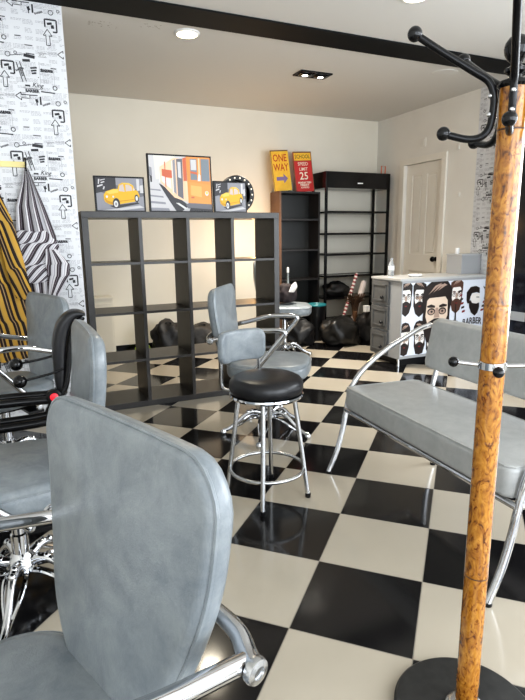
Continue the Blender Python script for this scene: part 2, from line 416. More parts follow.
# ------------------------------------------------------------------ wallpaper print (on the partition and on the right wall)
def wallpaper(name, fn, u0, u1, v0, v1, parent):
    bm = B()
    clip = lambda u, v: u0 <= u <= u1 and v0 <= v <= v1
    def quad(u, v, w, h, mi, rot=0):
        c, s = math.cos(rot), math.sin(rot)
        P = [(u + x * c - y * s, v + x * s + y * c) for x, y in ((-w / 2, -h / 2), (w / 2, -h / 2), (w / 2, h / 2), (-w / 2, h / 2))]
        if all(clip(*p) for p in P): poly(bm, [fn(*p, .0004 if mi < 2 else 0) for p in P], mi)
    def line(a, b, w, mi=0):
        d = Vector(b) - Vector(a); quad((a[0] + b[0]) / 2, (a[1] + b[1]) / 2, d.length, w, mi, math.atan2(d.y, d.x))
    def ring(u, v, r, w, mi=0):
        N = 12
        for i in range(N):
            a, b = 2 * PI * i / N, 2 * PI * (i + 1) / N
            P = [(u + rr * math.cos(t), v + rr * math.sin(t)) for rr, t in ((r, a), (r, b), (r - w, b), (r - w, a))]
            if all(clip(*p) for p in P): poly(bm, [fn(*p) for p in P], mi)
    def txt(s, size, u, v, rot=0, mi=0, bold=.0006, xs=1.0, shear=0): put_text(bm, s, size, fn, mi, bold, 'CENTER', xs, rot, (u, v), clip, shear)
    def para(u, v, w, n, dz=.008, mi=1, rnd=None):
        for i in range(n):
            x = u - w / 2
            while x < u + w / 2 - .004:
                l = rnd.uniform(.006, .022); l = min(l, u + w / 2 - x)
                quad(x + l / 2, v - i * dz, l, .0026, mi); x += l + .004
    def arrow(u, v, s, rot):
        c, q = math.cos(rot), math.sin(rot); tr = lambda x, y: (u + (x * c - y * q) * s, v + (x * q + y * c) * s)
        pts = [(-.5, -.12), (.1, -.12), (.1, -.28), (.5, 0), (.1, .28), (.1, .12), (-.5, .12)]
        for i in range(len(pts)): line(tr(*pts[i]), tr(*pts[(i + 1) % len(pts)]), .0045)
    AU, AV = 0.276, 0.271
    rnd0 = random.Random(3)
    i0 = int(u0 / AU) - 2; i1 = int(u1 / AU) + 3
    for i in range(i0, i1):
        for j in range(-1, int(v1 / (2 * AV)) + 3):
            ou = i * AU + .04; ov = j * 2 * AV + (i % 2) * AV
            rnd = random.Random(5)
            q0 = random.Random(9)
            for gx in range(4):
                for gy in range(11):
                    w_ = q0.uniform(.035, .066); cu_, cv_ = ou + .035 + gx * AU / 4 + q0.uniform(-.006, .006), ov + .03 + gy * AV * 2 / 11
                    kind_ = q0.random()
                    if kind_ < .62: para(cu_, cv_, w_, q0.randint(2, 4), .0075, 2, q0)
                    elif kind_ < .80:
                        quad(cu_, cv_, w_ * .8, .007, 3, q0.uniform(-.06, .06)); para(cu_, cv_ - .011, w_, 2, .0075, 2, q0)
                    elif kind_ < .9:
                        for e_ in (-1, 1): quad(cu_, cv_ + e_ * .012, w_, .0022, 3)
                        para(cu_, cv_ + .004, w_ * .8, 2, .008, 3, q0)
                    else: txt('BARBER', .015, cu_, cv_, q0.choice((0, 0, .35)), 3, .0008)
            # frame with an upward arrow
            for a, b in (((.0, .22), (.07, .22)), ((.07, .22), (.07, .15)), ((.0, .22), (.0, .175)), ((.045, .15), (.07, .15))): line((ou + a[0], ov + a[1]), (ou + b[0], ov + b[1]), .009)
            quad(ou + .028, ov + .197, .03, .014, 0, .2); quad(ou + .045, ov + .18, .018, .02, 0, .1)
            arrow(ou + .012, ov + .115, .095, PI / 2)
            para(ou + .06, ov + .10, .05, 2, rnd=rnd); para(ou + .03, ov + .05, .06, 2, rnd=rnd)
            # tilted ribbon of lettering
            line((ou + .085, ov + .22), (ou + .115, ov + .105), .005); line((ou + .105, ov + .225), (ou + .135, ov + .11), .005)
            txt('BARBER', .016, ou + .110, ov + .165, -1.31, 0)
            # stacked words
            quad(ou + .145, ov + .235, .045, .015, 0, .08); txt('BARBER', .026, ou + .165, ov + .055, 0, 0, .0014, .9)
            txt('King', .040, ou + .20, ov + .092, -.05, 0, .0004, .9, .3)
            quad(ou + .14, ov + .086, .03, .010, 0); line((ou + .115, ov + .07), (ou + .215, ov + .07), .003)
            for q in range(3): quad(ou + .185, ov + .195 - .016 * q, .04 - .006 * q, .010, 0, .15)
            para(ou + .15, ov + .20, .03, 8, rnd=rnd)
            # bold label with star, boxed paragraph
            txt('BARBER', .021, ou + .265, ov + .185, -.05, 0, .0016); quad(ou + .228, ov + .188, .008, .008, 0, .7)
            para(ou + .265, ov + .165, .06, 8, rnd=rnd); para(ou + .265, ov + .225, .07, 2, rnd=rnd)
            line((ou + .22, ov + .235), (ou + .22, ov + .10), .0025, 1); line((ou + .305, ov + .21), (ou + .305, ov + .10), .0025, 1)
            quad(ou + .26, ov + .055, .085, .007, 0, -.04)
            ring(ou + .305, ov + .085, .015, .005); ring(ou + .04, ov + .262, .016, .004); ring(ou + .085, ov + .275, .010, .0035)
            # open razor
            line((ou + .05, ov + .255), (ou + .13, ov + .27), .004); quad(ou + .165, ov + .262, .065, .019, 0, -.12)
            arrow(ou + .105, ov + .02, .085, PI); txt('SHAVE', .020, ou + .03, ov + .02, 0, 1)
            para(ou + .24, ov + .30, .07, 3, rnd=rnd); para(ou + .04, ov + .295, .08, 2, rnd=rnd)
            quad(ou + .21, ov + .0, .010, .05, 0); quad(ou + .187, ov - .002, .016, .022, 0, .3); quad(ou + .187, ov - .02, .006, .02, 0)
            para(ou + .155, ov + .01, .03, 4, rnd=rnd); para(ou + .255, ov + .03, .05, 4, rnd=rnd)
            quad(ou + .0, ov + .13, .004, .004, 0); quad(ou + .21, ov + .14, .005, .005, 0)
    return obj(name, bm, [INK, INKGREY, INKPALE, INKMID], parent, smooth=False)
wallpaper('wallpaper_print', lambda u, v, k=.0002: (u, NIBY - .0008 - k, v), -0.75, NIBX - .002, 0.02, H - .002, wall_nib)
bm = B(); box(bm, WX - .003, WX, 2.2, 4.455, 0, H); wr = obj('wallpaper_strip', bm, PAPER, None, smooth=False); wr.name = 'trim_2'; wr['kind'] = 'structure'
wallpaper('wallpaper_print', lambda u, v, k=.0002: (WX - .0038 - k, 4.455 - u, v), 0.0, 0.5, 0.9, H - .002, wr)

# ------------------------------------------------------------------ ceiling fittings
dl = thing('ceiling_downlight', 'round lit downlight in the ceiling beyond the black beam', 'ceiling light', (1.311, 4.153, H))
bm = B(); lathe(bm, [(.075, -.012), (.088, -.010), (.096, -.002), (.096, 0)], 40); obj('rim', bm, WHITEPL, dl)
bm = B(); lathe(bm, [(0, -.0135), (.074, -.013), (.075, -.011)], 40); obj('diffuser', bm, mat('warm_lamp_glow', (1, .95, .8), .5, emit=(1, .86, .55), es=9), dl)
dl = thing('ceiling_downlight', 'unlit faint round recessed fitting in the ceiling at right near the coat stand hooks', 'ceiling light', (3.806, 4.195, H))
bm = B(); lathe(bm, [(.10, -.006), (.118, -.004), (.12, 0)], 40); obj('rim', bm, CEILP, dl)
bm = B(); lathe(bm, [(0, -.004), (.1, -.005), (.1, -.002)], 40); obj('diffuser', bm, mat('dim_diffuser', (.6, .56, .5), .6), dl)
dl = thing('ceiling_downlight', 'round downlight at the top edge of the picture before the black beam', 'ceiling light', (2.457, 3.0, H))
bm = B(); lathe(bm, [(.075, -.012), (.088, -.010), (.096, -.002), (.096, 0)], 40); obj('rim', bm, WHITEPL, dl)
bm = B(); lathe(bm, [(0, -.0135), (.074, -.013), (.075, -.011)], 40); obj('diffuser', bm, mat('faint_lamp_glow', (.9, .88, .8), .5, emit=(1, .9, .7), es=1.2), dl)
sp = thing('ceiling_spotlight', 'black rectangular twin spotlight recessed in the ceiling', 'ceiling light', (2.68, 4.685, H), 0)
bm = B()
w, d = .165, .085
for (x0, x1, yy0, yy1) in ((-w, w, -d, -d + .014), (-w, w, d - .014, d), (-w, -w + .014, -d + .014, d - .014), (w - .014, w, -d + .014, d - .014), (-.012, .012, -d + .014, d - .014)):
    box(bm, x0, x1, yy0, yy1, -.012, 0)
box(bm, -w + .014, w - .014, -d + .014, d - .014, -.004, 0)
obj('frame', bm, BLKPLASTIC, sp, smooth=False)
for sx in (-.082, .082):
    bm = B(); lathe(bm, [(.052, -.022), (.064, -.016), (.066, -.004)], 24, Matrix.Translation((sx, 0, 0))); o = obj('spot_ring', bm, BLKMETAL, sp)
    bm = B(); lathe(bm, [(0, -.024), (.026, -.0235), (.03, -.02)], 20, Matrix.Translation((sx, 0, 0))); obj('bulb', bm, mat('spot_bulb_glow', (1, 1, .95), .4, emit=(1, .95, .82), es=7), o)

# ------------------------------------------------------------------ open bookcase (4 x 4 cubes)
SX0, SX1, SY0, SY1, SZ = .445, 1.985, 4.005, 4.395, 1.475
bk = thing('open_bookcase', 'wide black-brown open bookcase of sixteen cubes standing across the room', 'bookcase', ((SX0 + SX1) / 2, 4.2, 0))
hw = (SX1 - SX0) / 2; hd = .195; ot = .045; it = .018
bm = B(); box(bm, -hw, hw, -hd, hd, SZ - ot, SZ, .002); obj('top_panel', bm, DARKWOOD, bk, smooth=False)
bm = B(); box(bm, -hw, hw, -hd, hd, 0, ot, .002); obj('bottom_panel', bm, DARKWOOD, bk, smooth=False)
for s in (-1, 1):
    bm = B(); a, b_ = sorted((s * hw, s * (hw - ot))); box(bm, a, b_, -hd, hd, ot, SZ - ot, .002); obj('side_panel', bm, DARKWOOD, bk, smooth=False)
pit = (2 * hw - 2 * ot) / 4
for i in (1, 2, 3):
    x = -hw + ot + i * pit
    bm = B(); box(bm, x - it / 2 - .004, x + it / 2 + .004, -hd, hd, ot, SZ - ot, .001); obj('divider', bm, DARKWOOD, bk, smooth=False)
rows = [.369, .736, 1.104]
for z in rows:
    for i in range(4):
        x = -hw + ot + i * pit; a = x + (it / 2 + .004 if i else 0); b_ = x + pit - (it / 2 + .004 if i < 3 else 0)
        bm = B(); box(bm, a, b_, -hd + .002, hd - .002, z - it / 2, z + it / 2, .001); obj('shelf', bm, DARKWOOD, bk, smooth=False)

# ------------------------------------------------------------------ framed pictures on it
def picture(name, label, x0, x1, z0, z1, y, tilt, layers, palette, frame=.012, cat='picture'):
    """layers: list of (palette index, [(u,v)...]) with u,v in 0..1"""
    t = thing(name, label, cat, ((x0 + x1) / 2, y, z0)); t.rotation_euler = (-tilt, 0, 0)
    w, h = x1 - x0, z1 - z0
    bm = B(); box(bm, -w / 2, w / 2, -.012, .012, 0, h, .002); obj('frame', bm, BLKPLASTIC, t, smooth=False)
    bm = B()
    for i, (mi, pts) in enumerate(layers):
        poly(bm, [(-w / 2 + frame + u * (w - 2 * frame), -.0125 - .00012 * (i + 1), frame + v * (h - 2 * frame)) for u, v in pts], mi)
    obj('print', bm, palette, t, smooth=False)
    return t
def ell(cx, cy, a, b, n=20, t0=0, t1=2 * PI): return [(cx + a * math.cos(t0 + (t1 - t0) * i / n), cy + b * math.sin(t0 + (t1 - t0) * i / n)) for i in range(n)]
def rect(x0, y0, x1, y1): return [(x0, y0), (x1, y0), (x1, y1), (x0, y1)]
def pm(n, c): return mat('print_' + n, c, .45)
PAL = [pm('yellow', (0.688, 0.400, 0.016)), pm('pale_yellow', (0.744, 0.528, 0.096)), pm('dark', (.035, .034, .04)), pm('grey', (.26, .26, .29)), pm('light_grey', (.55, .54, .55)),
       pm('glass', (.55, .46, .42)), pm('white', (0.656, 0.656, 0.640)), pm('amber_shade', (.55, .27, .01)), pm('mid_grey', (.14, .14, .16)), pm('orange', (.68, .27, .07)),
       pm('rust_red', (.55, .13, .06)), pm('sky', (0.664, 0.640, 0.592)), pm('peach', (.86, .55, .36)), pm('blue_grey', (.19, .22, .25)), pm('tram_orange', (.62, .30, .075)), pm('tram_amber', (.70, .40, .12))]
car = [(8, rect(0, 0, 1, 1)), (3, [(0, 0), (1, 0), (1, .45), (.5, .30), (0, .62)]), (2, [(0, .52), (.42, .66), (.42, 1), (0, 1)]), (3, [(.42, .78), (1, .62), (1, 1), (.42, 1)]),
       (4, rect(.86, .62, .92, .98)), (4, [(.93, .55), (1, .55), (1, .80), (.93, .78)]),
       (4, [(.03, .70), (.15, .76), (.14, .80), (.03, .75)]), (4, [(.05, .80), (.07, .80), (.09, .95), (.06, .95)]), (4, [(.11, .82), (.19, .86), (.18, .89), (.11, .86)]), (4, [(.14, .64), (.17, .64), (.19, .73), (.16, .73)]), (4, [(.10, .90), (.2, .94), (.2, .96), (.1, .93)]),
       (2, [(.26, .14), (.86, .26), (.9, .22), (.4, .06)]), (4, [(.1, .0), (.9, .16), (1, .10), (.5, .0)]),
       (0, [(.15, .34), (.17, .26), (.25, .19), (.33, .17), (.50, .20), (.80, .28), (.88, .33), (.91, .46), (.88, .60), (.83, .64), (.78, .78), (.70, .85), (.56, .86), (.48, .80), (.45, .66), (.36, .66), (.20, .58), (.15, .48)]),
       (1, [(.20, .56), (.36, .65), (.46, .65), (.46, .55), (.28, .50)]), (7, [(.16, .34), (.20, .24), (.34, .18), (.36, .24), (.22, .30), (.18, .38)]),
       (5, [(.47, .60), (.50, .78), (.57, .81), (.60, .58)]), (5, [(.62, .59), (.62, .80), (.69, .80), (.75, .74), (.76, .62)]), (4, [(.78, .62), (.78, .72), (.82, .64)]),
       (1, [(.55, .84), (.70, .85), (.78, .78), (.70, .81), (.58, .82)]), (7, [(.48, .30), (.80, .36), (.80, .34), (.48, .27)]),
       (2, ell(.405, .22, .075, .16)), (6, ell(.395, .20, .045, .10)), (3, ell(.395, .20, .022, .05)), (2, ell(.845, .38, .045, .12)), (6, ell(.845, .38, .026, .075)),
       (6, ell(.215, .42, .022, .04)), (6, ell(.345, .42, .018, .03))]
picture('framed_car_print', 'black framed print of a yellow car, alone at the left end of the open bookcase', .566, .933, SZ, 1.732, 4.15, .06, car, PAL)
def sub(l, f): return [(mi, [f(u, v) for u, v in p]) for mi, p in l]
picture('framed_car_print', 'black framed print of a yellow car partly covering the round marquee mirror', 1.478, 1.762, SZ, 1.722, 4.15, .06, car, PAL)
tram = [(4, rect(0, 0, 1, 1)), (11, [(0, .55), (.36, .62), (.42, 1), (0, 1)]), (4, [(0, .50), (.10, .55), (.08, 1), (0, 1)]), (3, [(0, .62), (.045, .64), (.04, .78), (0, .80)]), (2, [(.01, .48), (.035, .48), (.04, .63), (.01, .64)]),
        (4, [(0, 0), (.40, 0), (.14, .52), (0, .52)]), (3, [(0, .0), (.3, .0), (.28, .05), (0, .06)]), (3, [(0, .14), (.24, .12), (.23, .16), (0, .18)]), (3, [(0, .26), (.21, .24), (.20, .27), (0, .29)]), (3, [(0, .38), (.17, .36), (.16, .39), (0, .40)]),
        (6, [(.14, .50), (.40, .86), (.42, .98), (.18, .82)]),
        (2, [(.14, .50), (.18, .48), (.62, .10), (.50, 0), (.40, 0), (.30, .18)]), (6, [(.40, .15), (.45, .15), (.60, .04), (.55, .03)]),
        (12, [(.17, .52), (.38, .25), (.56, .18), (.56, .95), (.40, .97), (.17, .80)]), (10, [(.20, .62), (.36, .60), (.36, .74), (.20, .76)]), (6, [(.19, .54), (.34, .40), (.34, .58), (.19, .64)]), (3, [(.38, .35), (.42, .3), (.42, .95), (.38, .92)]),
        (8, [(.44, .28), (.53, .22), (.54, .96), (.44, .95)]), (4, [(.46, .62), (.51, .60), (.51, .90), (.46, .90)]), (10, [(.245, .45), (.26, .43), (.26, .9), (.245, .88)]), (6, [(.36, .33), (.375, .32), (.375, .92), (.36, .91)]),
        (10, [(.545, .55), (.60, .55), (.60, .99), (.545, .97)]), (12, [(.555, .20), (.63, .14), (.62, .55), (.555, .56)]),
        (9, [(.61, .11), (1, .11), (1, .55), (.64, .57), (.66, 1), (.60, 1)]), (9, rect(.62, .55, 1, 1)), (14, [(.63, .16), (.98, .13), (.99, .50), (.64, .54)]), (15, [(.66, .30), (.84, .26), (.84, .46), (.66, .48)]),
        (13, rect(.665, .58, .775, .965)), (10, [(.665, .70), (.775, .68), (.775, .72), (.665, .74)]), (12, rect(.80, .56, .825, .98)), (13, rect(.845, .56, .985, .97)), (4, rect(.675, .76, .765, .95)), (6, [(.78, .56), (.83, .56), (.83, .67), (.80, .70)]),
        (8, [(.60, .05), (1, .03), (1, .13), (.62, .15), (.56, .12)]), (2, [(.62, 0), (1, 0), (1, .035), (.64, .06)]), (6, ell(.925, .335, .030, .045)), (1, ell(.925, .345, .018, .028)), (10, [(.66, .24), (.71, .24), (.71, .27), (.66, .27)])]
picture('framed_tram_print', 'large black framed print of an orange tram on a steep street', .962, 1.468, SZ, 1.905, 4.15, .05, tram, PAL)
# round marquee mirror behind the small print
mm = thing('marquee_mirror', 'round black ring mirror dotted with small bulbs behind the small car print', 'mirror', (1.708, 4.235, SZ))
R0 = .152; Mx = Matrix.Translation((0, 0, R0)) @ Matrix.Rotation(PI / 2, 4, 'X')
bm = B(); lathe(bm, [(.108, -.015), (.108, .018), (.114, .024), (.146, .024), (R0, .018), (R0, -.015)], 48, Mx); obj('ring', bm, BLKPLASTIC, mm)
bm = B(); lathe(bm, [(0, .004), (.108, .004)], 48, Mx); obj('glass', bm, mat('mirror_face', (.70, .62, .5), .25, .3), mm)
for i in range(18):
    a = 2 * PI * i / 18
    bm = B(); ball(bm, Mx @ Vector((.130 * math.cos(a), .130 * math.sin(a), .027)), .0075, seg=10); obj('bulb', bm, mat('small_bulb', (.9, .85, .75), .3, emit=(1, .9, .7), es=.25), mm)

# ------------------------------------------------------------------ tall closed-back bookcase
TX0, TX1, TY0, TY1, TZ = 2.945, 3.505, 5.92, 6.18, 1.82
tb = thing('tall_bookcase', 'tall narrow black bookcase against the back wall under the two signs', 'bookcase', ((TX0 + TX1) / 2, (TY0 + TY1) / 2, 0))
hw = (TX1 - TX0) / 2; hd = (TY1 - TY0) / 2
TWOOD = mat('tall_bookcase_wood', (.016, .014, .014), .40, noise=(.011, .010, .010), nscale=10)
TSIDE_LIT = mat('bookcase_side_warm_glow', (.16, .085, .045), .4, noise=(.12, .06, .03), nscale=8)  # black wood turned brown: the warm glow on this side is painted in
for s in (-1, 1):
    bm = B(); a, b_ = sorted((s * hw, s * (hw - .022))); box(bm, a, b_, -hd, hd, 0, TZ, .001); o = obj('side_panel', bm, TSIDE_LIT if s < 0 else TWOOD, tb, smooth=False)
    if s < 0: o['label'] = 'left side panel with the warm glow painted into its colour'
bm = B(); box(bm, -hw + .022, hw - .022, -hd, hd, TZ - .022, TZ); obj('top_panel', bm, TWOOD, tb, smooth=False)
bm = B(); box(bm, -hw + .022, hw - .022, hd - .008, hd, .0, TZ - .022); obj('back_panel', bm, mat('dark_back_board', (.028, .029, .028), .28), tb, smooth=False)
for z in (.06, .40, .755, 1.118, 1.487):
    bm = B(); box(bm, -hw + .022, hw - .022, -hd, hd - .008, z - .011, z + .011); obj('shelf', bm, TWOOD, tb, smooth=False)

# metal signs leaning on the wall
def sign(name, label, cx, y, z, w, h, rot, tilt, bg, paint):
    t = thing(name, label, 'sign', (cx, y, z + .5 * w * abs(math.sin(rot))))
    t.rotation_euler = Matrix.Rotation(-tilt, 3, 'X').to_euler(); t.rotation_euler.rotate_axis('Y', rot)
    bm = B(); box(bm, -w / 2, w / 2, -.004, .004, 0, h, .002); obj('plate', bm, [bg], t, smooth=False)
    bm = B(); fn = lambda u, v, k=1: (u * w, -.0042 - .0003 * k, v * h); mats = paint(bm, fn, w, h); obj('lettering', bm, mats, t, smooth=False)
    return t
RED, YEL, RUST = mat('sign_red', (.60, .035, .03), .4, noise=(.5, .03, .03), nscale=30), mat('sign_yellow', (.88, .55, .05), .4, noise=(.8, .45, .04), nscale=20), mat('sign_rust', (.22, .13, .06), .7)
CRM, PUR, ORR, DK = mat('sign_cream', (.85, .80, .66), .5), mat('sign_violet', (.22, .16, .32), .5), mat('sign_orange_red', (.50, .06, .01), .5), mat('sign_dark', (.10, .08, .02), .5)
def oneway(bm, fn, w, h):
    poly(bm, [fn(*p) for p in rect(-.47, .015, .47, .975)], 0)
    f2 = lambda u, v: fn(u / w, v / h, 2)
    put_text(bm, 'ONE', .118, f2, 1, .0018, xs=.76, at=(0, .80 * h)); put_text(bm, 'WAY', .118, f2, 1, .0018, xs=.72, at=(.004, .57 * h))
    poly(bm, [fn(*p, 2) for p in ((-.30, .255), (.10, .255), (.10, .18), (.34, .30), (.10, .42), (.10, .345), (-.30, .345))], 2)
    for p in (rect(-.5, .97, .5, 1.0), rect(-.49, .0, -.455, .97)): poly(bm, [fn(*q, 2) for q in p], 3)
    return [YEL, ORR, PUR, RUST]
def school(bm, fn, w, h):
    f2 = lambda u, v: fn(u / w, v / h, 2)
    poly(bm, [fn(*p) for p in rect(-.46, .78, .46, .965)], 0)
    put_text(bm, 'SCHOOL', .066, f2, 1, .0006, xs=.80, at=(0, .872 * h))
    put_text(bm, 'SPEED', .056, f2, 2, .0004, xs=.95, at=(0, .69 * h)); put_text(bm, 'LIMIT', .054, f2, 2, .0004, xs=.95, at=(0, .56 * h))
    put_text(bm, '25', .125, f2, 2, .0015, xs=1.0, at=(.0, .385 * h))
    put_text(bm, 'MONDAY THRU', .028, f2, 2, .001, xs=.9, at=(0, .225 * h)); put_text(bm, 'FRIDAY', .040, f2, 2, .001, xs=.95, at=(0, .165 * h)); put_text(bm, 'AS POSTED', .026, f2, 2, .0008, xs=.9, at=(0, .10 * h))
    for p in (rect(-.5, .968, .5, 1.0), rect(-.5, .0, -.475, .97), rect(.475, .0, .5, .97), rect(-.47, .765, .47, .775)): poly(bm, [fn(*q, 2) for q in p], 3)
    return [YEL, DK, CRM, RUST]
sign('street_sign', 'yellow metal sign reading ONE WAY with a violet arrow on the tall bookcase', 3.035, 6.0, TZ, .24, .475, -.085, .10, YEL, oneway)
sign('street_sign', 'red metal sign reading SCHOOL SPEED LIMIT 25 on the tall bookcase', 3.34, 6.0, TZ, .255, .475, -.065, .10, RED, school)
bm = B(); lathe(bm, [(.026, 0), (.028, .006), (.028, .09), (.022, .11), (.012, .118), (.012, .135), (0, .137)], 20)
o = obj('small_jar', bm, mat('grey_jar', (.25, .26, .25), .2)); o.location = (3.165, 6.06, TZ); tag(o, 'small grey bottle between the two metal signs on the tall bookcase', 'bottle')

# ------------------------------------------------------------------ metal display shelf in the corner
MX0, MX1, MY0, MY1 = 3.525, 4.485, 5.82, 6.165
ms = thing('display_shelf', 'black metal display shelf with a solid header box in the corner', 'shelf', ((MX0 + MX1) / 2, (MY0 + MY1) / 2, 0))
hw = (MX1 - MX0) / 2; hd = (MY1 - MY0) / 2; MZ0, MZ1 = 1.865, 2.058
for sx in (-1, 1):
    for sy in (-1, 1):
        bm = B(); cx, cy = sx * (hw - .014), sy * (hd - .014); box(bm, cx - .014, cx + .014, cy - .014, cy + .014, 0, MZ0, .002); obj('post', bm, BLKMETAL, ms, smooth=False)
hb = B(); box(hb, -hw, hw, -hd, hd, MZ0, MZ1, .003); hdr = obj('header_box', hb, mat('header_black', (.006, .006, .007), .18), ms, smooth=False)
bm = B(); box(bm, -.02, .06, -hd - .0015, -hd, MZ0 + .055, MZ0 + .070); o = obj('badge', bm, WHITEPL, hdr, smooth=False)
for z in (1.578, 1.312, 1.055, .782, .50, .20):
    bm = B(); box(bm, -hw + .028, hw - .028, -hd + .006, hd - .006, z - .010, z + .008, .001)
    for sy in (-1, 1): box(bm, -hw + .028, hw - .028, sy * (hd - .012) - .008, sy * (hd - .012) + .008, z - .012, z + .012)
    obj('shelf', bm, BLKMETAL, ms, smooth=False)
t = thing('orange_stand', 'tiny orange red frame standing on top of the black display shelf', 'ornament', (4.43, 5.90, MZ1))
bm = B(); tube(bm, [(-.03, 0, 0), (-.03, 0, .10), (.03, 0, .10), (.03, 0, 0)], .007, 8, 0); box(bm, -.04, .04, -.015, .015, 0, .006)
obj('bent_wire', bm, mat('orange_red_paint', (.62, .14, .05), .4), t)
def plate(label, y, z, w=.07, h=.09, name='wall_switch', cat='switch'):
    t = thing(name, label, cat, (WX, y, z)); bm = B(); box(bm, -.010, -.0005, -w / 2, w / 2, -h / 2, h / 2, .003); obj('cover', bm, mat('offwhite_plastic', (.74, .72, .67), .4), t, smooth=False)
    bm = B(); box(bm, -.014, -.010, -w / 4, w / 4, -h / 3, h / 3, .002); obj('rocker', bm, MATS['offwhite_plastic'], t, smooth=False)
plate('white plate on the right wall above the white door', 5.3, 2.36, .10, .10)
plate('small white plate on the right wall right of the door, level with its top', 4.73, 2.23, .05, .06)
plate('small white plate on the right wall right of the door, level with its knob', 4.68, 1.72, .04, .05)

# ------------------------------------------------------------------ reception desk
QX0, QX1, QY0, QY1, QZ = 3.36, WX - .06, 4.13, 4.585, .872
dk = thing('reception_desk', 'grey reception desk with a barber poster front and drawers at its left end', 'desk', (QX0, QY0, 0))
L, D = QX1 - QX0, QY1 - QY0
bm = B(); box(bm, -.02, L, -.012, D + .01, QZ - .022, QZ, .003); obj('desk_top', bm, mat('desk_top_laminate', (.50, .50, .49), .3), dk, smooth=False)
bm = B(); box(bm, 0, L, 0, D, .075, QZ - .022); obj('carcass', bm, GREYDESK, dk, smooth=False)
bm = B(); box(bm, .06, L, .04, D - .04, .0, .075); obj('plinth', bm, BLKPLASTIC, dk, smooth=False)
bm = B(); lathe(bm, [(.018, 0), (.016, .02), (.014, .075)], 16, Matrix.Translation((.022, .03, 0))); obj('foot', bm, CHROME, dk)
for z0, z1 in ((.60, .835), (.345, .58), (.09, .325)):
    bm = B(); box(bm, -.022, 0, .17, D - .01, z0, z1, .004); dw = obj('drawer', bm, DARKGREY, dk, smooth=False)
    bm = B()
    a, b_, c, d = .20, D - .04, z0 + .035, z1 - .035
    for q in ((a, b_, c, c + .012), (a, b_, d - .012, d), (a, a + .012, c, d), (b_ - .012, b_, c, d)): box(bm, -.029, -.0215, q[0], q[1], q[2], q[3], .002)
    obj('moulding', bm, DARKGREY, dw, smooth=False)
    bm = B(); ball(bm, (-.040, .25, z0 + .075), .017); lathe(bm, [(.008, 0), (.008, .03)], 12, Matrix.Translation((-.0215, .25, z0 + .075)) @ Matrix.Rotation(-PI / 2, 4, 'Y')); obj('knob', bm, BLKMETAL, dw)
# poster of bearded heads on the desk front
PSK, PSK2, PHAIR, PHAIR2, PBG = pm('skin_pale', (.74, .60, .48)), pm('skin_white', (.84, .80, .76)), pm('hair', (.022, .014, .012)), pm('hair_brown', (.10, .045, .03)), pm('poster_ground', (.74, .78, .86))
PRED, PHL = pm('dark_red', (.20, .02, .02)), pm('hair_shine', (.42, .30, .24))
PW, PZ0, PZ1 = L - .02, .105, QZ - .045
bm = B(); cnt = [0]
def P(mi, pts, k):
    cnt[0] += 1
    q = [(min(max(u, 0.0), PW), min(max(v, PZ0), PZ1)) for u, v in pts]
    poly(bm, [(.012 + u, -.0035 - .0009 * k - .00002 * cnt[0], v) for u, v in q], mi)
P(0, rect(0, PZ0, PW, PZ1), 0)
def head(cx, cy, s, skin, hair, glasses, k0, flip=1, xs=1.0):
    f = lambda l: [(cx + flip * x * s * xs, cy + y * s) for x, y in l]
    P(hair, f([(-.50, .10), (-.56, .45), (-.50, .80), (-.25, 1.02), (.05, 1.08), (.38, 1.0), (.56, .75), (.55, .35), (.50, .10), (.50, -.35), (.32, -.80), (0, -1.0), (-.34, -.80), (-.52, -.30)]), k0)
    P(skin, f([(-.38, .42), (-.30, .50), (.30, .52), (.40, .40), (.42, -.05), (.34, -.25), (.12, -.18), (-.12, -.18), (-.34, -.25), (-.42, -.05)]), k0 + 1)
    for q in range(3): P(6, f([(-.34 + .17 * q, .60 + .05 * q), (-.10 + .17 * q, .86 + .03 * q), (.16 + .10 * q, .94 - .04 * q), (-.06 + .17 * q, .80 + .02 * q)]), k0 + 1)
    for sx in (-1, 1):
        P(hair, f([(sx * .08, .20), (sx * .36, .22), (sx * .38, .27), (sx * .22, .31), (sx * .08, .26)]), k0 + 2)
        P(hair, f(ell(sx * .21, .09, .15, .11, 14)), k0 + 2)
        P(skin if not glasses else 6, f(ell(sx * .21, .08, .11, .075, 14)), k0 + 3)
        P(hair, f(ell(sx * .20, .09, .045, .035, 8)), k0 + 4)
    P(6, f([(-.05, .2), (.05, .2), (.11, -.10), (-.11, -.10)]), k0 + 2)
    P(hair, f([(-.30, -.22), (-.08, -.12), (.08, -.12), (.30, -.22), (.16, -.27), (-.16, -.27)]), k0 + 3)
    P(7, f([(-.12, -.36), (.12, -.36), (.06, -.43), (-.06, -.43)]), k0 + 3)
pv = lambda z: z
head(.045, .672, .173, 2, 3, False, 1, xs=.80); head(.215, .665, .180, 2, 3, True, 1, -1, .84)
head(.045, .258, .172, 2, 3, True, 1, xs=.72); head(.235, .258, .180, 2, 3, False, 1, -1, .76)
head(.69, .668, .180, 2, 4, False, 1, xs=.85)
head(.435, .50, .335, 1, 3, True, 6, xs=1.02)
head(.40, .20, .15, 2, 3, False, 1, -1); head(.66, .24, .17, 2, 3, True, 1)
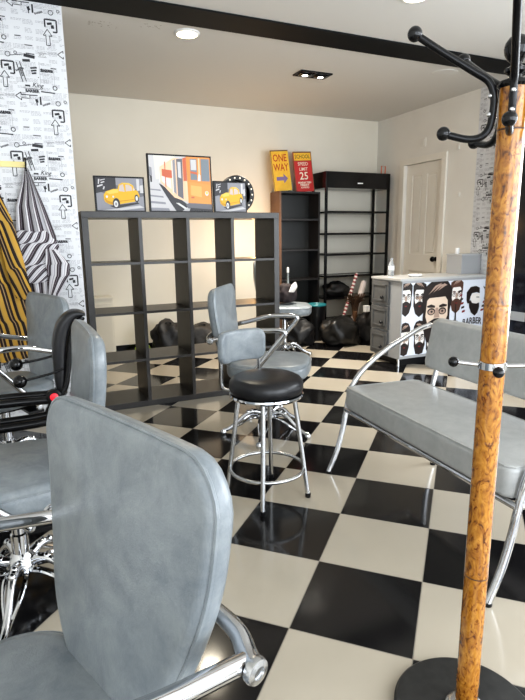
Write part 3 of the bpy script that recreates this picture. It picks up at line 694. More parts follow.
# barber badge: bearded profile, striped pole border and lettering
bx, bz, BS = .925, .60, .82
P(3, [(bx + x * BS, bz + y * BS) for x, y in ((-.115, .02), (-.12, .12), (-.06, .185), (.03, .195), (.095, .17), (.10, .10), (.045, .115), (-.03, .105), (-.055, .06), (-.07, -.02), (-.10, -.02))], 2)
P(2, [(bx + x * BS, bz + y * BS) for x, y in ((-.05, .06), (-.02, .105), (.10, .10), (.105, .05), (.125, .0), (.10, -.02), (.10, -.06), (-.04, -.02))], 2)
P(3, [(bx + x * BS, bz + y * BS) for x, y in ((-.075, .0), (-.05, .02), (-.02, -.02), (.05, -.03), (.10, -.02), (.105, -.08), (.08, -.15), (.035, -.185), (-.03, -.14), (-.065, -.07))], 3)
P(3, [(bx + x * BS, bz + y * BS) for x, y in ((.045, .058), (.095, .055), (.095, .045), (.045, .048))], 3)
for k in range(6):
    for sgn in (-1, 1):
        P(7 if k % 2 else 3, [(bx + sgn * (.19 - .012 * k) + dx, bz + .10 - .042 * k + dz) for dx, dz in ((-.022, 0), (.018, .008), (.022, .030), (-.018, .022))], 2)
P(3, [(bx - .245, bz + .02), (bx - .235, bz + .02), (bx - .225, bz - .18), (bx - .245, bz - .20)], 2)
P(3, [(bx + .13, bz + .16), (bx + .20, bz + .10), (bx + .20, bz + .085), (bx + .13, bz + .14)], 2)
put_text(bm, 'BARBER', .095, lambda u, v: (.012 + bx + u, -.0062, bz - .205 + v - .8 * u * u), 3, .002, xs=.80)
o = obj('poster', bm, [PBG, PSK, PSK2, PHAIR, PHAIR2, GREYDESK, PHL, PRED], dk, smooth=False); o['label'] = 'white poster of bearded men and a barber badge'
bm = B(); box(bm, 0, .012, -.012, 0, .08, QZ - .022); box(bm, .012, L, -.010, 0, .08, .105); box(bm, .012, L, -.010, 0, QZ - .045, QZ - .022); obj('poster_trim', bm, GREYDESK, dk, smooth=False)

t = thing('counter_box', 'plain grey box unit on the right end of the reception desk', 'box', (4.27, 4.29, QZ))
bm = B(); box(bm, 0, .27, 0, .22, 0, .195, .003); obj('body', bm, GREYDESK, t, smooth=False)
bm = B(); box(bm, -.006, .272, -.006, .226, .195, .21, .003); obj('lid', bm, mat('light_grey_laminate', (.45, .46, .47), .35), t, smooth=False)
bm = B(); lathe(bm, [(.02, 0), (.023, .004), (.024, .06), (.021, .062), (.02, .02), (0, .018)], 20)
o = obj('white_cup', bm, WHITEPL); o.location = (4.325, 4.42, QZ + .21); tag(o, 'small white cup on top of the grey box on the desk', 'cup')
t = thing('water_bottle', 'clear plastic water bottle at the left end of the reception desk', 'bottle', (3.52, 4.50, QZ))
bm = B(); lathe(bm, [(0, .003), (.028, 0), (.031, .006), (.031, .05), (.029, .055), (.031, .06), (.031, .105), (.027, .125), (.013, .150), (.013, .165)], 24)
obj('body', bm, mat('clear_plastic', (.86, .90, .93), .08, trans=.75, ior=1.2), t)
bm = B(); lathe(bm, [(.015, .163), (.015, .182), (0, .183)], 20); obj('cap', bm, mat('grey_cap', (.35, .36, .38), .4), t)
bm = B(); lathe(bm, [(.0315, .062), (.0318, .064), (.0318, .1), (.0315, .102)], 24); obj('paper_label', bm, mat('bottle_label', (.78, .82, .86), .5), t)
t = thing('white_dish', 'low white oval dish on the desk above the poster heads', 'dish', (3.66, 4.30, QZ))
bm = B(); lathe(bm, [(.05, 0), (.075, .008), (.085, .024), (.081, .024), (.06, .010), (0, .008)], 28); 
for v in bm.verts: v.co.y *= .7
obj('bowl', bm, WHITEPL, t)

# ------------------------------------------------------------------ black panel at the right wall
bp = thing('framed_black_panel', 'large glossy black framed panel with a grey plate, right of the coat stand', 'panel', (WX - .006, 3.60, 0))
bm = B()
for q in ((-.52, -.47, .0, 2.30), (.47, .52, .0, 2.30), (-.47, .47, .0, .06), (-.47, .47, 2.25, 2.30)): box(bm, -.05, 0, q[0], q[1], q[2], q[3], .004)
obj('frame', bm, BLKMETAL, bp, smooth=False)
bm = B(); box(bm, -.03, 0, -.47, .47, .06, 2.25); obj('pane', bm, mat('dark_navy_glass', (.006, .008, .016), .12), bp, smooth=False)
bm = B(); box(bm, -.034, -.03, .06, .33, .43, .52, .001); pl = obj('name_plate', bm, mat('grey_plate', (.42, .44, .46), .4), bp, smooth=False)

# ------------------------------------------------------------------ styling chairs
def back_fn(u, v, w):
    """u lateral, v height 0..0.5 above seat, w toward the sitter"""
    lean = -.212 - .172 * v - .022 * math.sin(PI * v / .5)
    return (lean + w * .98 - .25 * u * u * -1.0 * .5, u, .47 + v * .98 + w * .2)
BACK_OUT = rounded_poly([(-.085, .0), (.085, .0), (.198, .09), (.258, .28), (.276, .45), (.232, .515), (-.232, .515), (-.276, .45), (-.258, .28), (-.198, .09)], [.04, .04, .08, .07, .035, .04, .04, .035, .07, .08])
def seat_outline():
    pts = superel(.262, .262, 3.2, 72)
    return [((x + .01 if x > 0 else x), y * (1.0 if x > 0 else .96)) for x, y in pts]
def make_chair(label, group=None, lift=0.0, star=0.0, arms=True):
    t = thing('styling_chair', label, 'chair', (0, 0, 0), 0, group)
    bm = B(); out = seat_outline()
    slab(bm, out, .105, .04, .018, lambda u, v, w: (u + .015, v, .457 + w + lift)); se = obj('seat', bm, VINYL, t, auto=60)
    bm = B(); tube(bm, [(p[0] * .992 + .015, p[1] * .992, .488 + lift) for p in out], .0045, 6, 0, closed=True); obj('piping', bm, VINYL, se)
    bm = B(); slab(bm, BACK_OUT, .056, .0265, .020, lambda u, v, w: tuple(Vector(back_fn(u, v, w)) + Vector((0, 0, lift))), back_bulge=.01); bk = obj('backrest', bm, VINYL, t, auto=60)
    bm = B(); lp = offset_loop(BACK_OUT, .0035)
    tube(bm, [tuple(Vector(back_fn(p.x, p.y, .0150)) + Vector((0, 0, lift))) for p in lp], .0042, 6, 0, closed=True); obj('piping', bm, VINYL, bk)
    for s in ((-1, 1) if arms else ()):
        y = .305 * s; bm = B()
        if arms == 'strut':
            tube(bm, [(-.04, y, .410 + lift), (.06, y, .500 + lift), (.34, y, .745 + lift), (.36, y * .96, .748 + lift), (.36, y * .75, .60 + lift)], .0125, 14, 5); obj('arm_strut', bm, CHROME, t); bm = B()
        else:
            # from the rear joint forward along the arm, folding back down to the seat
            tube(bm, [(-.285, y, .675 + lift), (-.16, y, .705 + lift), (-.04, y, .738 + lift), (.08, y, .745 + lift), (.145, y, .742 + lift), (.165, y, .728 + lift), (.150, y, .700 + lift), (.10, y, .640 + lift), (-.05, y * .985, .455 + lift), (-.085, y * .95, .415 + lift)], .0155, 14, 6)
        # bracket behind the back
        tube(bm, [(-.285, y * 1.06, .675 + lift), (-.297, y * .97, .676 + lift), (-.312, y * .84, .686 + lift), (-.312, y * .62, .694 + lift), (-.295, y * .45, .70 + lift)], [.017, .017, .015, .013, .012], 14, 6)
        a = obj('armrest', bm, CHROME, t)
        bm = B(); lathe(bm, [(.020, -.006), (.021, 0), (.019, .006), (.010, .008), (.009, .005), (0, .005)], 18, Matrix.Translation((-.285, y * 1.06 + .004 * s, .675 + lift)) @ Matrix.Rotation(-s * PI / 2, 4, 'X')); obj('end_cap', bm, STEEL, a)
        bm = B(); lathe(bm, [(.019, -.02), (.020, 0), (.016, .008), (.008, .009), (.007, .006), (0, .006)], 18, Matrix.Translation((-.04 if arms == 'strut' else -.085, y * (1.0 if arms == 'strut' else .985), .412 + lift)) @ Matrix.Rotation(-s * PI / 2, 4, 'X')); obj('end_cap', bm, STEEL, a)
        bm = B(); box(bm, -.11, -.03, min(y * .95, y * .3), max(y * .95, y * .3), .378 + lift, .392 + lift); obj('seat_bracket', bm, BLKMETAL, a, smooth=False)
    bm = B(); box(bm, -.13, .15, -.13, .13, .365 + lift, .392 + lift, .006); obj('seat_plate', bm, BLKMETAL, t, smooth=False)
    bm = B(); lathe(bm, [(.030, .13), (.030, .24), (.024, .245), (.024, .365 + lift)], 24); co = obj('column', bm, CHROME, t)
    bm = B(); tube(bm, [(.02, -.03, .345 + lift), (.03, -.22, .335 + lift), (.03, -.30, .325 + lift)], .007, 8, 4); ball(bm, (.03, -.305, .325 + lift), .013, seg=12); obj('lift_lever', bm, CHROME, t)
    bm = B(); lathe(bm, [(.028, .085), (.050, .095), (.056, .12), (.048, .145), (.034, .165), (.030, .17)], 24); obj('base_hub', bm, CHROME, t)
    for k in range(5):
        a = star + 2 * PI * k / 5; bm = B(); Rm = Matrix.Rotation(a, 4, 'Z')
        tube(bm, [Rm @ Vector(p) for p in ((.03, 0, .130), (.09, 0, .150), (.15, 0, .125), (.21, 0, .072), (.265, 0, .036), (.30, 0, .030))], [.020, .017, .013, .012, .014, .012], 12, 5)
        for s in (-1, 1): tube(bm, [Rm @ Vector(p) for p in ((.035, .022 * s, .105), (.10, .034 * s, .115), (.165, .026 * s, .082), (.22, .010 * s, .048), (.27, .004 * s, .030))], [.010, .010, .008, .008, .008], 8, 4)
        for q in (.07, .10, .13): ball(bm, Rm @ Vector((q, 0, .158 - abs(q - .09) * .25)), .014, seg=10)
        lg = obj('base_leg', bm, CHROME, t)
        bm = B(); lathe(bm, [(.018, 0), (.021, .006), (.022, .022), (.016, .034), (0, .037)], 14, Matrix.Translation(Rm @ Vector((.295, 0, 0)))); obj('foot_glide', bm, CHROME, lg)
    return t
def aim(o, x, y, deg): o.location = (x, y, 0); o.rotation_euler = (0, 0, math.radians(deg))
GC = 'grey vinyl styling chairs'
c1 = make_chair('large grey styling chair nearest the camera, its backrest filling the foreground', GC, star=math.radians(30)); aim(c1, -.129, .80, 201)
c2 = make_chair('', GC, star=math.radians(75), arms='strut'); c2['label'] = 'grey styling chair right behind the nearest one, beside the black folding frame'; aim(c2, -.085, 1.97, 181)
c3 = copy_tree(c1); c3['label'] = 'grey styling chair at left under the hanging striped gowns'; aim(c3, -.135, 3.22, 199)
c4 = make_chair('grey styling chair facing right behind the black bar stool', GC, star=math.radians(19 + 35)); aim(c4, 1.43, 3.08, -35)
c5 = make_chair('grey styling chair half hidden behind the right end of the open bookcase', GC, lift=.07, star=.3, arms=False); aim(c5, 2.56, 5.05, -25)

# ------------------------------------------------------------------ bar stool
SCX, SCY = 1.045, 2.26
bs = thing('bar_stool', 'chrome bar stool with round black seat and a low grey back pad', 'stool', (SCX, SCY, 0), math.radians(-78))
bm = B(); lathe(bm, [(0, .545), (.158, .545), (.174, .552), (.181, .572), (.179, .598), (.168, .616), (.146, .627), (.08, .632), (0, .633)], 48); obj('seat', bm, BLKVINYL, bs, auto=70)
bm = B(); lathe(bm, [(.156, .528), (.177, .528), (.181, .536), (.178, .545), (.156, .545)], 48); obj('seat_ring', bm, CHROME, bs)
# legs: local frame turned by -45 deg; feet at the corners
fa = [math.radians(a) for a in (-43, 47, 137, 227)]
for a in fa:
    bm = B(); tube(bm, [(.135 * math.cos(a), .135 * math.sin(a), .532), (.205 * math.cos(a), .205 * math.sin(a), .008)], .0115, 14, 0)
    lg = obj('leg', bm, STEEL, bs)
    bm = B(); lathe(bm, [(.012, 0), (.014, .003), (.014, .022), (.0115, .024)], 12, Matrix.Translation((.205 * math.cos(a), .205 * math.sin(a), 0))); obj('rubber_foot', bm, BLKPLASTIC, lg)
bm = B(); rr = .185; tube(bm, [(rr * math.cos(2 * PI * i / 40), rr * math.sin(2 * PI * i / 40), .155) for i in range(40)], .009, 10, 0, closed=True); obj('foot_ring', bm, STEEL, bs)
# back pad: curved pad on the local -x ... side
def pad_fn(u, v, w):
    rad = .235; ang = PI + u / rad + math.radians(0)
    return ((rad - w) * math.cos(ang), (rad - w) * math.sin(ang), .658 + v)
bm = B(); slab(bm, rounded_poly([(-.15, 0), (.15, 0), (.15, .165), (-.15, .165)], .055), .036, .016, .004, pad_fn, back_bulge=.004); obj('back_pad', bm, VINYL, bs, auto=60)
for s in (-1, 1):
    bm = B(); y = .115 * s
    tube(bm, [(-.13, y * .75, .535), (-.19, y, .537), (-.215, y, .552), (-.218, y, .60), (-.216, y, .70)], .0085, 10, 6); obj('back_tube', bm, STEEL, bs)

# ------------------------------------------------------------------ bench
bn = thing('waiting_bench', 'grey vinyl two seat bench with chrome arched arms at the right', 'bench')
ox, oy = 1.72, 1.75
YL, YR = 2.345, 1.175
ba = math.radians(-3.2); pv_ = Vector((1.50, YL)); lp_ = Vector((1.50 - ox, YL - oy))
bn.location = (pv_.x - (lp_.x * math.cos(ba) - lp_.y * math.sin(ba)), pv_.y - (lp_.x * math.sin(ba) + lp_.y * math.cos(ba)), 0); bn.rotation_euler = (0, 0, ba)
bm = B()
slab(bm, rounded_poly([(1.535 - ox, YR + .02 - oy), (2.0 - ox, YR + .02 - oy), (2.0 - ox, YL - .025 - oy), (1.535 - ox, YL - .025 - oy)], .03), .125, .024, .006,
     lambda u, v, w: (u, v, .430 + w - .02 * (u + .05))); se = obj('seat', bm, VINYL2, bn, auto=60)
bm = B(); lp = offset_loop(rounded_poly([(1.535 - ox, YR + .02 - oy), (2.0 - ox, YR + .02 - oy), (2.0 - ox, YL - .025 - oy), (1.535 - ox, YL - .025 - oy)], .03), .006)
tube(bm, [(p.x, p.y, .4885 - .02 * (p.x + .05)) for p in lp], .004, 6, 0, closed=True); obj('piping', bm, VINYL2, se)
bm = B()
def bb_fn(u, v, w): return (2.035 - ox + v * .19 - w, u, .563 + v)
slab(bm, rounded_poly([(-2.285 + oy, 0), (-YR - .03 + oy, 0), (-YR - .03 + oy, .272), (-2.285 + oy, .272)], .035), .06, .022, .004, lambda u, v, w: bb_fn(-u, v, w)); obj('backrest', bm, VINYL2, bn, auto=60)
ARM = [(1.461, .010), (1.512, .13), (1.545, .25), (1.562, .34), (1.590, .46), (1.65, .555), (1.779, .653), (1.913, .719), (2.02, .765), (2.10, .785)]
for yy in (YL, YR):
    bm = B(); tube(bm, [(x - ox, yy - oy, z) for x, z in ARM], .015, 14, 6)
    fr = obj('arm_frame', bm, CHROME, bn)
    bm = B(); lathe(bm, [(.0155, 0), (.0165, .012), (.015, .014)], 14, Matrix.Translation((1.461 - ox, yy - oy, 0))); obj('rubber_foot', bm, BLKPLASTIC, fr)
for yy in (2.215, YR + .13):
    bm = B(); tube(bm, [(2.06 - ox, yy - oy, .010), (2.02 - ox, yy - oy, .18), (2.015 - ox, yy - oy, .40), (2.05 - ox, yy - oy, .56), (2.085 - ox, yy - oy, .70)], .014, 14, 6)
    fr = obj('rear_leg', bm, CHROME, bn)
    bm = B(); lathe(bm, [(.0155, 0), (.0165, .012), (.0145, .014)], 14, Matrix.Translation((2.06 - ox, yy - oy, 0))); obj('rubber_foot', bm, BLKPLASTIC, fr)
bm = B(); tube(bm, [(1.558 - ox, YL - oy, .355), (1.558 - ox, YR - oy, .355)], .013, 12, 0); obj('front_rail', bm, CHROME, bn)
bm = B(); tube(bm, [(1.99 - ox, YL - .02 - oy, .352), (1.99 - ox, YR + .02 - oy, .352)], .012, 12, 0); obj('rear_rail', bm, CHROME, bn)
for yy in (YL, YR):
    bm = B(); tube(bm, [(1.558 - ox, yy - oy, .352), (2.0 - ox, yy - oy, .345)], .010, 12, 0); obj('side_rail', bm, CHROME, bn)
for x, z in ((2.085, .785),):
    bm = B(); tube(bm, [(x + .012 - ox, YL - oy, z), (x + .012 - ox, YR - oy, z)], .012, 12, 0); obj('back_rail', bm, CHROME, bn)

# ------------------------------------------------------------------ coat stand
PX, PY = 0.987, .876
cs = thing('coat_stand', 'varnished bamboo coat stand with black metal hooks on a round black base', 'coat stand', (PX, PY, 0))
bm = B(); lathe(bm, [(0, 0), (.182, 0), (.187, .005), (.187, .020), (.180, .027), (.06, .030), (0, .030)], 64); 
base = obj('base', bm, mat('black_stone_base', (.014, .014, .014), .35, noise=(.030, .030, .028), nscale=30), cs)
bm = B(); lathe(bm, [(.052, .030), (.052, .036), (.044, .044), (.036, .046)], 36); obj('base_collar', bm, STEEL, base)
bm = B(); r = .0285; prof = [(r, .030)]
for z in (.12, .31, .435, .80, 1.12, 1.33, 1.496):
    prof += [(r, z - .008), (r + .0006, z - .003), (r - .0005, z), (r + .0006, z + .003), (r, z + .008)]
prof += [(r, 1.584)]
lathe(bm, prof, 40); po = obj('pole', bm, BAMBOO, cs, auto=70)
RING = mat('dark_node_line', (.10, .04, .012), .4)
for z in (.435, 1.496):
    bm = B(); lathe(bm, [(r + .0002, z - .0022), (r + .0008, z), (r + .0002, z + .0022)], 40); obj('node_ring', bm, RING, po)
bm = B(); lathe(bm, [(.0295, 1.579), (.034, 1.584), (.032, 1.592), (.014, 1.597), (.013, 1.604), (.022, 1.61), (.022, 1.616), (.012, 1.622), (.011, 1.628), (.018, 1.634), (.024, 1.644), (.026, 1.655), (.024, 1.666), (.017, 1.676), (.008, 1.681), (0, 1.682)], 32)
obj('finial', bm, BLKGLOSS, cs)
cd = math.atan2(-PY, -PX)
for k in range(5):
    a = cd + k * 2 * PI / 5 - .03; Rm = Matrix.Rotation(a, 4, 'Z'); bm = B()
    tube(bm, [Rm @ Vector(p) for p in ((.205, 0, 1.692), (.15, 0, 1.656), (.085, 0, 1.616), (.052, 0, 1.594), (.040, 0, 1.564), (.040, 0, 1.529), (.046, 0, 1.5), (.062, 0, 1.484), (.09, 0, 1.481), (.135, 0, 1.492))], .0078, 12, 6)
    ho = obj('hook', bm, BLKMETAL, cs)
    for q in ((.208, 1.694, .0155), (.139, 1.494, .0145)):
        bm = B(); ball(bm, Rm @ Vector((q[0], 0, q[1])), q[2]); obj('hook_ball', bm, BLKGLOSS, ho)
    for z in (1.529, 1.566):
        bm = B(); lathe(bm, [(.0055, 0), (.0055, .003), (.003, .006), (0, .0065)], 12, Rm @ Matrix.Translation((.046, 0, z)) @ Matrix.Rotation(PI / 2, 4, 'Y'))
        obj('bolt', bm, CHROME, ho)
bm = B(); lathe(bm, [(r + .0005, .972), (r + .004, .974), (r + .004, .990), (r + .0005, .992)], 36); obj('peg_collar', bm, CHROME, cs)
for k, off in enumerate((-9, 82, 172, 262)):
    a = cd + math.radians(-off); Rm = Matrix.Rotation(a, 4, 'Z'); bm = B()
    tube(bm, [Rm @ Vector((r + .003, 0, .981)), Rm @ Vector((.082, 0, .985))], .0055, 12, 0); pg = obj('peg', bm, CHROME, cs)
    bm = B(); ball(bm, Rm @ Vector((.086, 0, .985)), .0125); obj('peg_ball', bm, BLKGLOSS, pg)

# ------------------------------------------------------------------ hanging striped gowns and their rail
rl = thing('hook_rail', 'pale yellow hook rail on the wallpapered wall above the gowns', 'hook rail', (-.22, NIBY, 1.765))
bm = B(); box(bm, -.34, .345, -.018, -.002, -.018, .018, .003); obj('rail', bm, mat('pale_yellow_wood', (.80, .68, .30), .4), rl, smooth=False)
for x in (.34, .05):
    bm = B(); tube(bm, [(x, -.018, -.004), (x, -.045, -.008), (x, -.06, .008), (x, -.062, .026)], .006, 8, 5); ball(bm, (x, -.062, .03), .010, seg=10); tube(bm, [(x, -.018, .0), (x, -.03, -.03), (x, -.045, -.04)], .005, 8, 4); obj('hook', bm, BLKMETAL, rl)
def gown(name, label, xh, rows, mats, flap=None, yb=NIBY):
    """rows: (z, xl, xr, depth) ; cloth hangs in folds"""
    t = thing(name, label, 'gown', (xh, yb, 0))
    def sheet(nm, rows, m, amp, nf, shear, ph, y_off):
        bm = B(); uvl = bm.loops.layers.uv.new('UVMap'); NU = 40; NV = 48; G = []; UV = {}; WM = max(r_[2] - r_[1] for r_ in rows)
        for j in range(NV + 1):
            f = j / NV * (len(rows) - 1); i = min(int(f), len(rows) - 2); tt = f - i; tt = tt * tt * (3 - 2 * tt)
            z, xl, xr, dp = [rows[i][q] + (rows[i + 1][q] - rows[i][q]) * tt for q in range(4)]
            row = []
            for k in range(NU + 1):
                s = k / NU; w = math.sin(s * nf * 2 * PI + ph + j * .05) * amp * min(1, j / 10 + .2) + math.sin(s * PI) * dp
                v = bm.verts.new((xl + (xr - xl) * s - xh, -y_off - .012 - max(0, w + amp), z + .005 * math.sin(s * 7 + j * .3))); UV[v] = (s * WM + shear * WM * j / NV, j / NV); row.append(v)
            G.append(row)
        for j in range(NV):
            for k in range(NU):
                fc = bm.faces.new((G[j][k], G[j + 1][k], G[j + 1][k + 1], G[j][k + 1]))
                for lp in fc.loops: lp[uvl].uv = UV[lp.vert]
        return obj(nm, bm, m, t, auto=180)
    sheet('cloth', rows, mats[0], .012, 3.5, flap.get('shear0', 0) if flap else 0, 0, .0)
    if flap:
        for q, fl in enumerate(flap['sheets']): sheet('cloth_fold', fl[0], mats[0], .006, fl[2], fl[1], 1.0 + q, fl[3])
    return t
GSTR = stripe_material('grey_striped_cloth', [(0, (.62, .61, .64)), (.14, (.36, .35, .38)), (.24, (.66, .65, .67)), (.40, (.07, .05, .06)), (.56, (.26, .24, .27)), (.62, (.05, .04, .045)), (.84, (.50, .49, .52))], 15)
YSTR = stripe_material('yellow_striped_cloth', [(0, (.50, .30, .06)), (.24, (.03, .02, .018)), (.38, (.36, .25, .13)), (.44, (.03, .02, .018)), (.58, (.50, .30, .06)), (.74, (.028, .02, .018)), (.93, (.42, .27, .08))], 9.5)
gown('striped_gown', 'grey and dark striped gown hanging on the wallpapered wall', .12,
     [(1.742, .110, .130, .0), (1.66, .09, .16, .02), (1.50, .035, .215, .03), (1.30, .02, .27, .04), (1.10, .03, .29, .04), (.90, .06, .25, .04), (.72, .08, .24, .03)], [GSTR],
     {'shear0': .0, 'sheets': [([(1.34, .015, .20, .02), (1.26, .015, .275, .025), (1.12, .02, .29, .02), (1.0, .03, .20, .02)], 1.6, 1.0, .045),
                               ([(1.22, .19, .25, .01), (1.12, .18, .335, .02), (1.04, .19, .33, .02), (.92, .18, .25, .02), (.72, .17, .24, .01)], .5, 1.2, .075)]})
gown('striped_gown', 'yellow and black striped gown hanging at the left picture edge', -.17,
     [(1.742, -.180, -.160, .0), (1.68, -.21, -.11, .02), (1.50, -.28, -.03, .05), (1.25, -.33, .035, .06), (1.0, -.36, .065, .06), (.75, -.38, .08, .06), (.48, -.38, .07, .06)], [YSTR],
     {'shear0': -.75, 'sheets': [([(1.60, -.12, -.06, .01), (1.40, -.10, .01, .02), (1.10, -.06, .055, .03), (.9, -.02, .085, .02)], -1.4, 1.0, .08)]})

# ------------------------------------------------------------------ black folding frame beside the second chair
ff = thing('folding_frame', 'black folding frame with curved padded hood, red hinge button and ball-ended rods', 'frame', (.0, 2.62, 0))
oy2 = 2.62
bm = B()
hood = [(.140, .57), (.140, .70), (.150, .81), (.175, .895), (.218, .940), (.268, .942)]
P0 = catmull([(x, 0, z) for x, z in hood], 6)
prev = None
for i, p in enumerate(P0):
    f = i / (len(P0) - 1); th = .016 * (1 - f) ** .6 + .008 + .014 * math.sin(PI * f); hwd = .045 + .015 * f
    tng = ((P0[i + 1] if i < len(P0) - 1 else p) - (P0[i - 1] if i else p)).normalized(); nrm = Vector((tng.z, 0, -tng.x))
    ring = []
    for k in range(20):
        a = 2 * PI * k / 20; c, s = math.cos(a), math.sin(a)
        ring.append(bm.verts.new(p + Vector((0, hwd * math.copysign(abs(c) ** .6, c), 0)) + nrm * th * math.copysign(abs(s) ** .6, s)))
    if prev:
        for k in range(20): bm.faces.new((prev[k], prev[(k + 1) % 20], ring[(k + 1) % 20], ring[k]))
    else: bm.faces.new(ring[::-1])
    prev = ring
bm.faces.new(prev); obj('padded_hood', bm, BLKVINYL, ff, auto=70)
bm = B(); tube(bm, [(.258, -.045, .93), (.215, -.05, .88), (.190, -.05, .79), (.172, -.05, .68), (.152, -.05, .60), (.110, -.05, .555)], .013, 12, 6)
tube(bm, [(.258, .045, .93), (.215, .05, .88), (.190, .05, .79), (.172, .05, .68), (.152, .05, .60), (.110, .05, .555)], .013, 12, 6); obj('hood_rim', bm, BLKMETAL, ff)
for s in (-1, 1):
    bm = B(); y = .05 * s
    tube(bm, [(.106, y, .553), (-.05, y, .560), (-.45, y, .568)], .020, 12, 0); tube(bm, [(.106, y, .54), (.08, y, .475), (.02, y, .448), (-.45, y, .448)], .020, 12, 5)
    tube(bm, [(.106, y, .55), (.16, y, .30), (.20, y, .014)], .014, 12, 4); tube(bm, [(-.40, y, .56), (-.42, y, .30), (-.44, y, .014)], .014, 12, 4)
    obj('side_rail', bm, BLKMETAL, ff)
    for x in (.20, -.44):
        bm = B(); lathe(bm, [(.016, 0), (.018, .004), (.018, .02), (.014, .022)], 12, Matrix.Translation((x, y, 0))); obj('rubber_foot', bm, BLKPLASTIC, ff)
bm = B(); tube(bm, [(-.42, -.05, .44), (-.42, .05, .44)], .012, 10, 0); tube(bm, [(.106, -.05, .555), (.106, .05, .555)], .012, 10, 0); obj('cross_bar', bm, BLKMETAL, ff)
Mh = Matrix.Translation((.100, -.065, .575)) @ Matrix.Rotation(PI / 2, 4, 'X')
bm = B(); lathe(bm, [(.030, -.02), (.033, -.01), (.033, .018), (.026, .024), (.019, .024), (.019, .020)], 24, Mh); hg = obj('hinge', bm, BLKPLASTIC, ff)
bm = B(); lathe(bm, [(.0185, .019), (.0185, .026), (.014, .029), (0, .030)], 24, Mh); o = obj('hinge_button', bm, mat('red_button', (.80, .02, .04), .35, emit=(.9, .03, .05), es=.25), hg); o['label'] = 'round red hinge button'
for (y, z0, z1, xe) in ((-.045, .675, .660, -.030), (.045, .735, .722, -.040)):
    bm = B(); tube(bm, [(.155, y, z0 + .02), (.09, y, z0), (xe, y, z1 - .005)], .0055, 10, 5); rd = obj('rod', bm, BLKMETAL, ff)
    bm = B(); ball(bm, (xe - .005, y, z1 - .005), .030); obj('rod_ball', bm, BLKGLOSS, rd)

# ------------------------------------------------------------------ odds and ends on the floor at the back
def blob(name, label, cat, loc, size, m, seed, rough=.18, flat=.0, parent=None, power=2.6, rz=0.0):
    rnd = random.Random(seed); ph = [(rnd.uniform(0, 6), rnd.uniform(2, 6), rnd.uniform(2, 7)) for _ in range(6)]
    bm = B(); bmesh.ops.create_icosphere(bm, subdivisions=4, radius=1)
    for v in bm.verts:
        d = v.co.normalized(); k = (abs(d.x) ** power + abs(d.y) ** power + abs(d.z) ** power) ** (-1 / power); n = 0
        for p, q, w in ph: n += math.sin(d.x * q + p) * math.cos(d.y * w + p * 2) * math.sin(d.z * q + p) + .42 * abs(math.sin(d.x * 3 * w + d.z * 2.5 * q + d.y * 2 * w + p)) - .15
        v.co = d * k * (1 + rough * n / 3); v.co.z = max(v.co.z, -.88)
    zmin = min(v.co.z for v in bm.verts)
    for v in bm.verts: v.co = Vector((v.co.x * size[0], v.co.y * size[1], (v.co.z - zmin) * size[2]))
    o = obj(name, bm, m, parent, auto=180)
    if not parent: o.location = loc; o.rotation_euler = (0, 0, rz)
    return o
def bag(name, label, loc, size, seed, m=BLKBAG, strap=True, rz=0.0):
    t = thing(name, label, 'bag', loc, rz); blob('body', '', '', (0, 0, 0), size, m, seed, .30, parent=t)
    if strap:
        h = size[2] * 1.85; bm = B(); tube(bm, [(-size[0] * .35, -.02, h * .80), (-size[0] * .25, -.05, h * 1.02), (size[0] * .15, -.05, h * 1.06), (size[0] * .35, -.02, h * .80)], .009, 8, 6); obj('handle', bm, BLKBAG, t)
    return t
bag('duffel_bag', 'black bag on the floor behind the open bookcase, left of the pair', (1.485, 5.86, 0), (.150, .14, .185), 11)
bag('duffel_bag', 'slouched dark bag on the floor behind the open bookcase, right of the pair', (1.885, 5.87, 0), (.175, .14, .155), 5, m=mat('dark_brown_bag', (.028, .025, .023), .6, noise=(.012, .011, .010), nscale=20, bump=.5))
bag('rubbish_bag', 'large black bag lying in the corner before the display shelf', (3.47, 5.36, 0), (.205, .16, .165), 21, m=mat('black_bin_liner', (.013, .013, .013), .38, noise=(.010, .010, .010), nscale=9, bump=.6), strap=False)
bag('backpack', 'black bag beside the drawers of the reception desk', (3.885, 5.34, 0), (.115, .14, .20), 31)
bag('sports_bag', 'rounded black bag lying on the lowest visible shelf of the display shelf', (3.80, 5.985, .511), (.165, .12, .095), 41)
bag('tool_bag', 'black bag with glinting buckles under the half hidden chair at the back', (3.03, 5.60, 0), (.17, .16, .16), 51, strap=True)
for (x, z) in ((2.99, .20), (3.10, .14), (3.16, .25)):
    pass
o = blob('lime_cloth', '', '', (1.215, 5.93, 0), (.085, .07, .055), mat('lime_fabric', (.42, .62, .03), .6), 61); tag(o, 'small lime green cloth on the floor behind the open bookcase', 'cloth')
t = thing('cream_cabinet', 'low cream cabinet against the back wall behind the open bookcase', 'cabinet', (.72, 6.06, 0))
CRM2 = mat('cream_laminate', (.74, .70, .60), .45)
bm = B(); box(bm, -.22, .20, -.12, .12, .0, .64, .004); obj('body', bm, CRM2, t, smooth=False)
bm = B(); box(bm, -.225, .205, -.13, .125, .64, .665, .004); obj('top', bm, CRM2, t, smooth=False)
bm = B(); box(bm, -.20, .18, -.135, -.12, .05, .60, .004); dd = obj('door', bm, CRM2, t, smooth=False)
bm = B(); ball(bm, (-.15, -.145, .40), .012); obj('knob', bm, STEEL, dd)
t = thing('bucket', 'black bucket with a teal rim before the tall bookcase', 'bucket', (3.375, 5.76, 0))
bm = B(); lathe(bm, [(.0, .002), (.085, 0), (.115, .44), (.108, .44), (.08, .02), (0, .02)], 28); obj('body', bm, BLKPLASTIC, t)
bm = B(); lathe(bm, [(.108, .435), (.118, .435), (.122, .450), (.112, .462), (.106, .452)], 32); o = obj('rim', bm, mat('teal_plastic', (.03, .22, .25), .35), t); o['label'] = 'teal plastic rim'
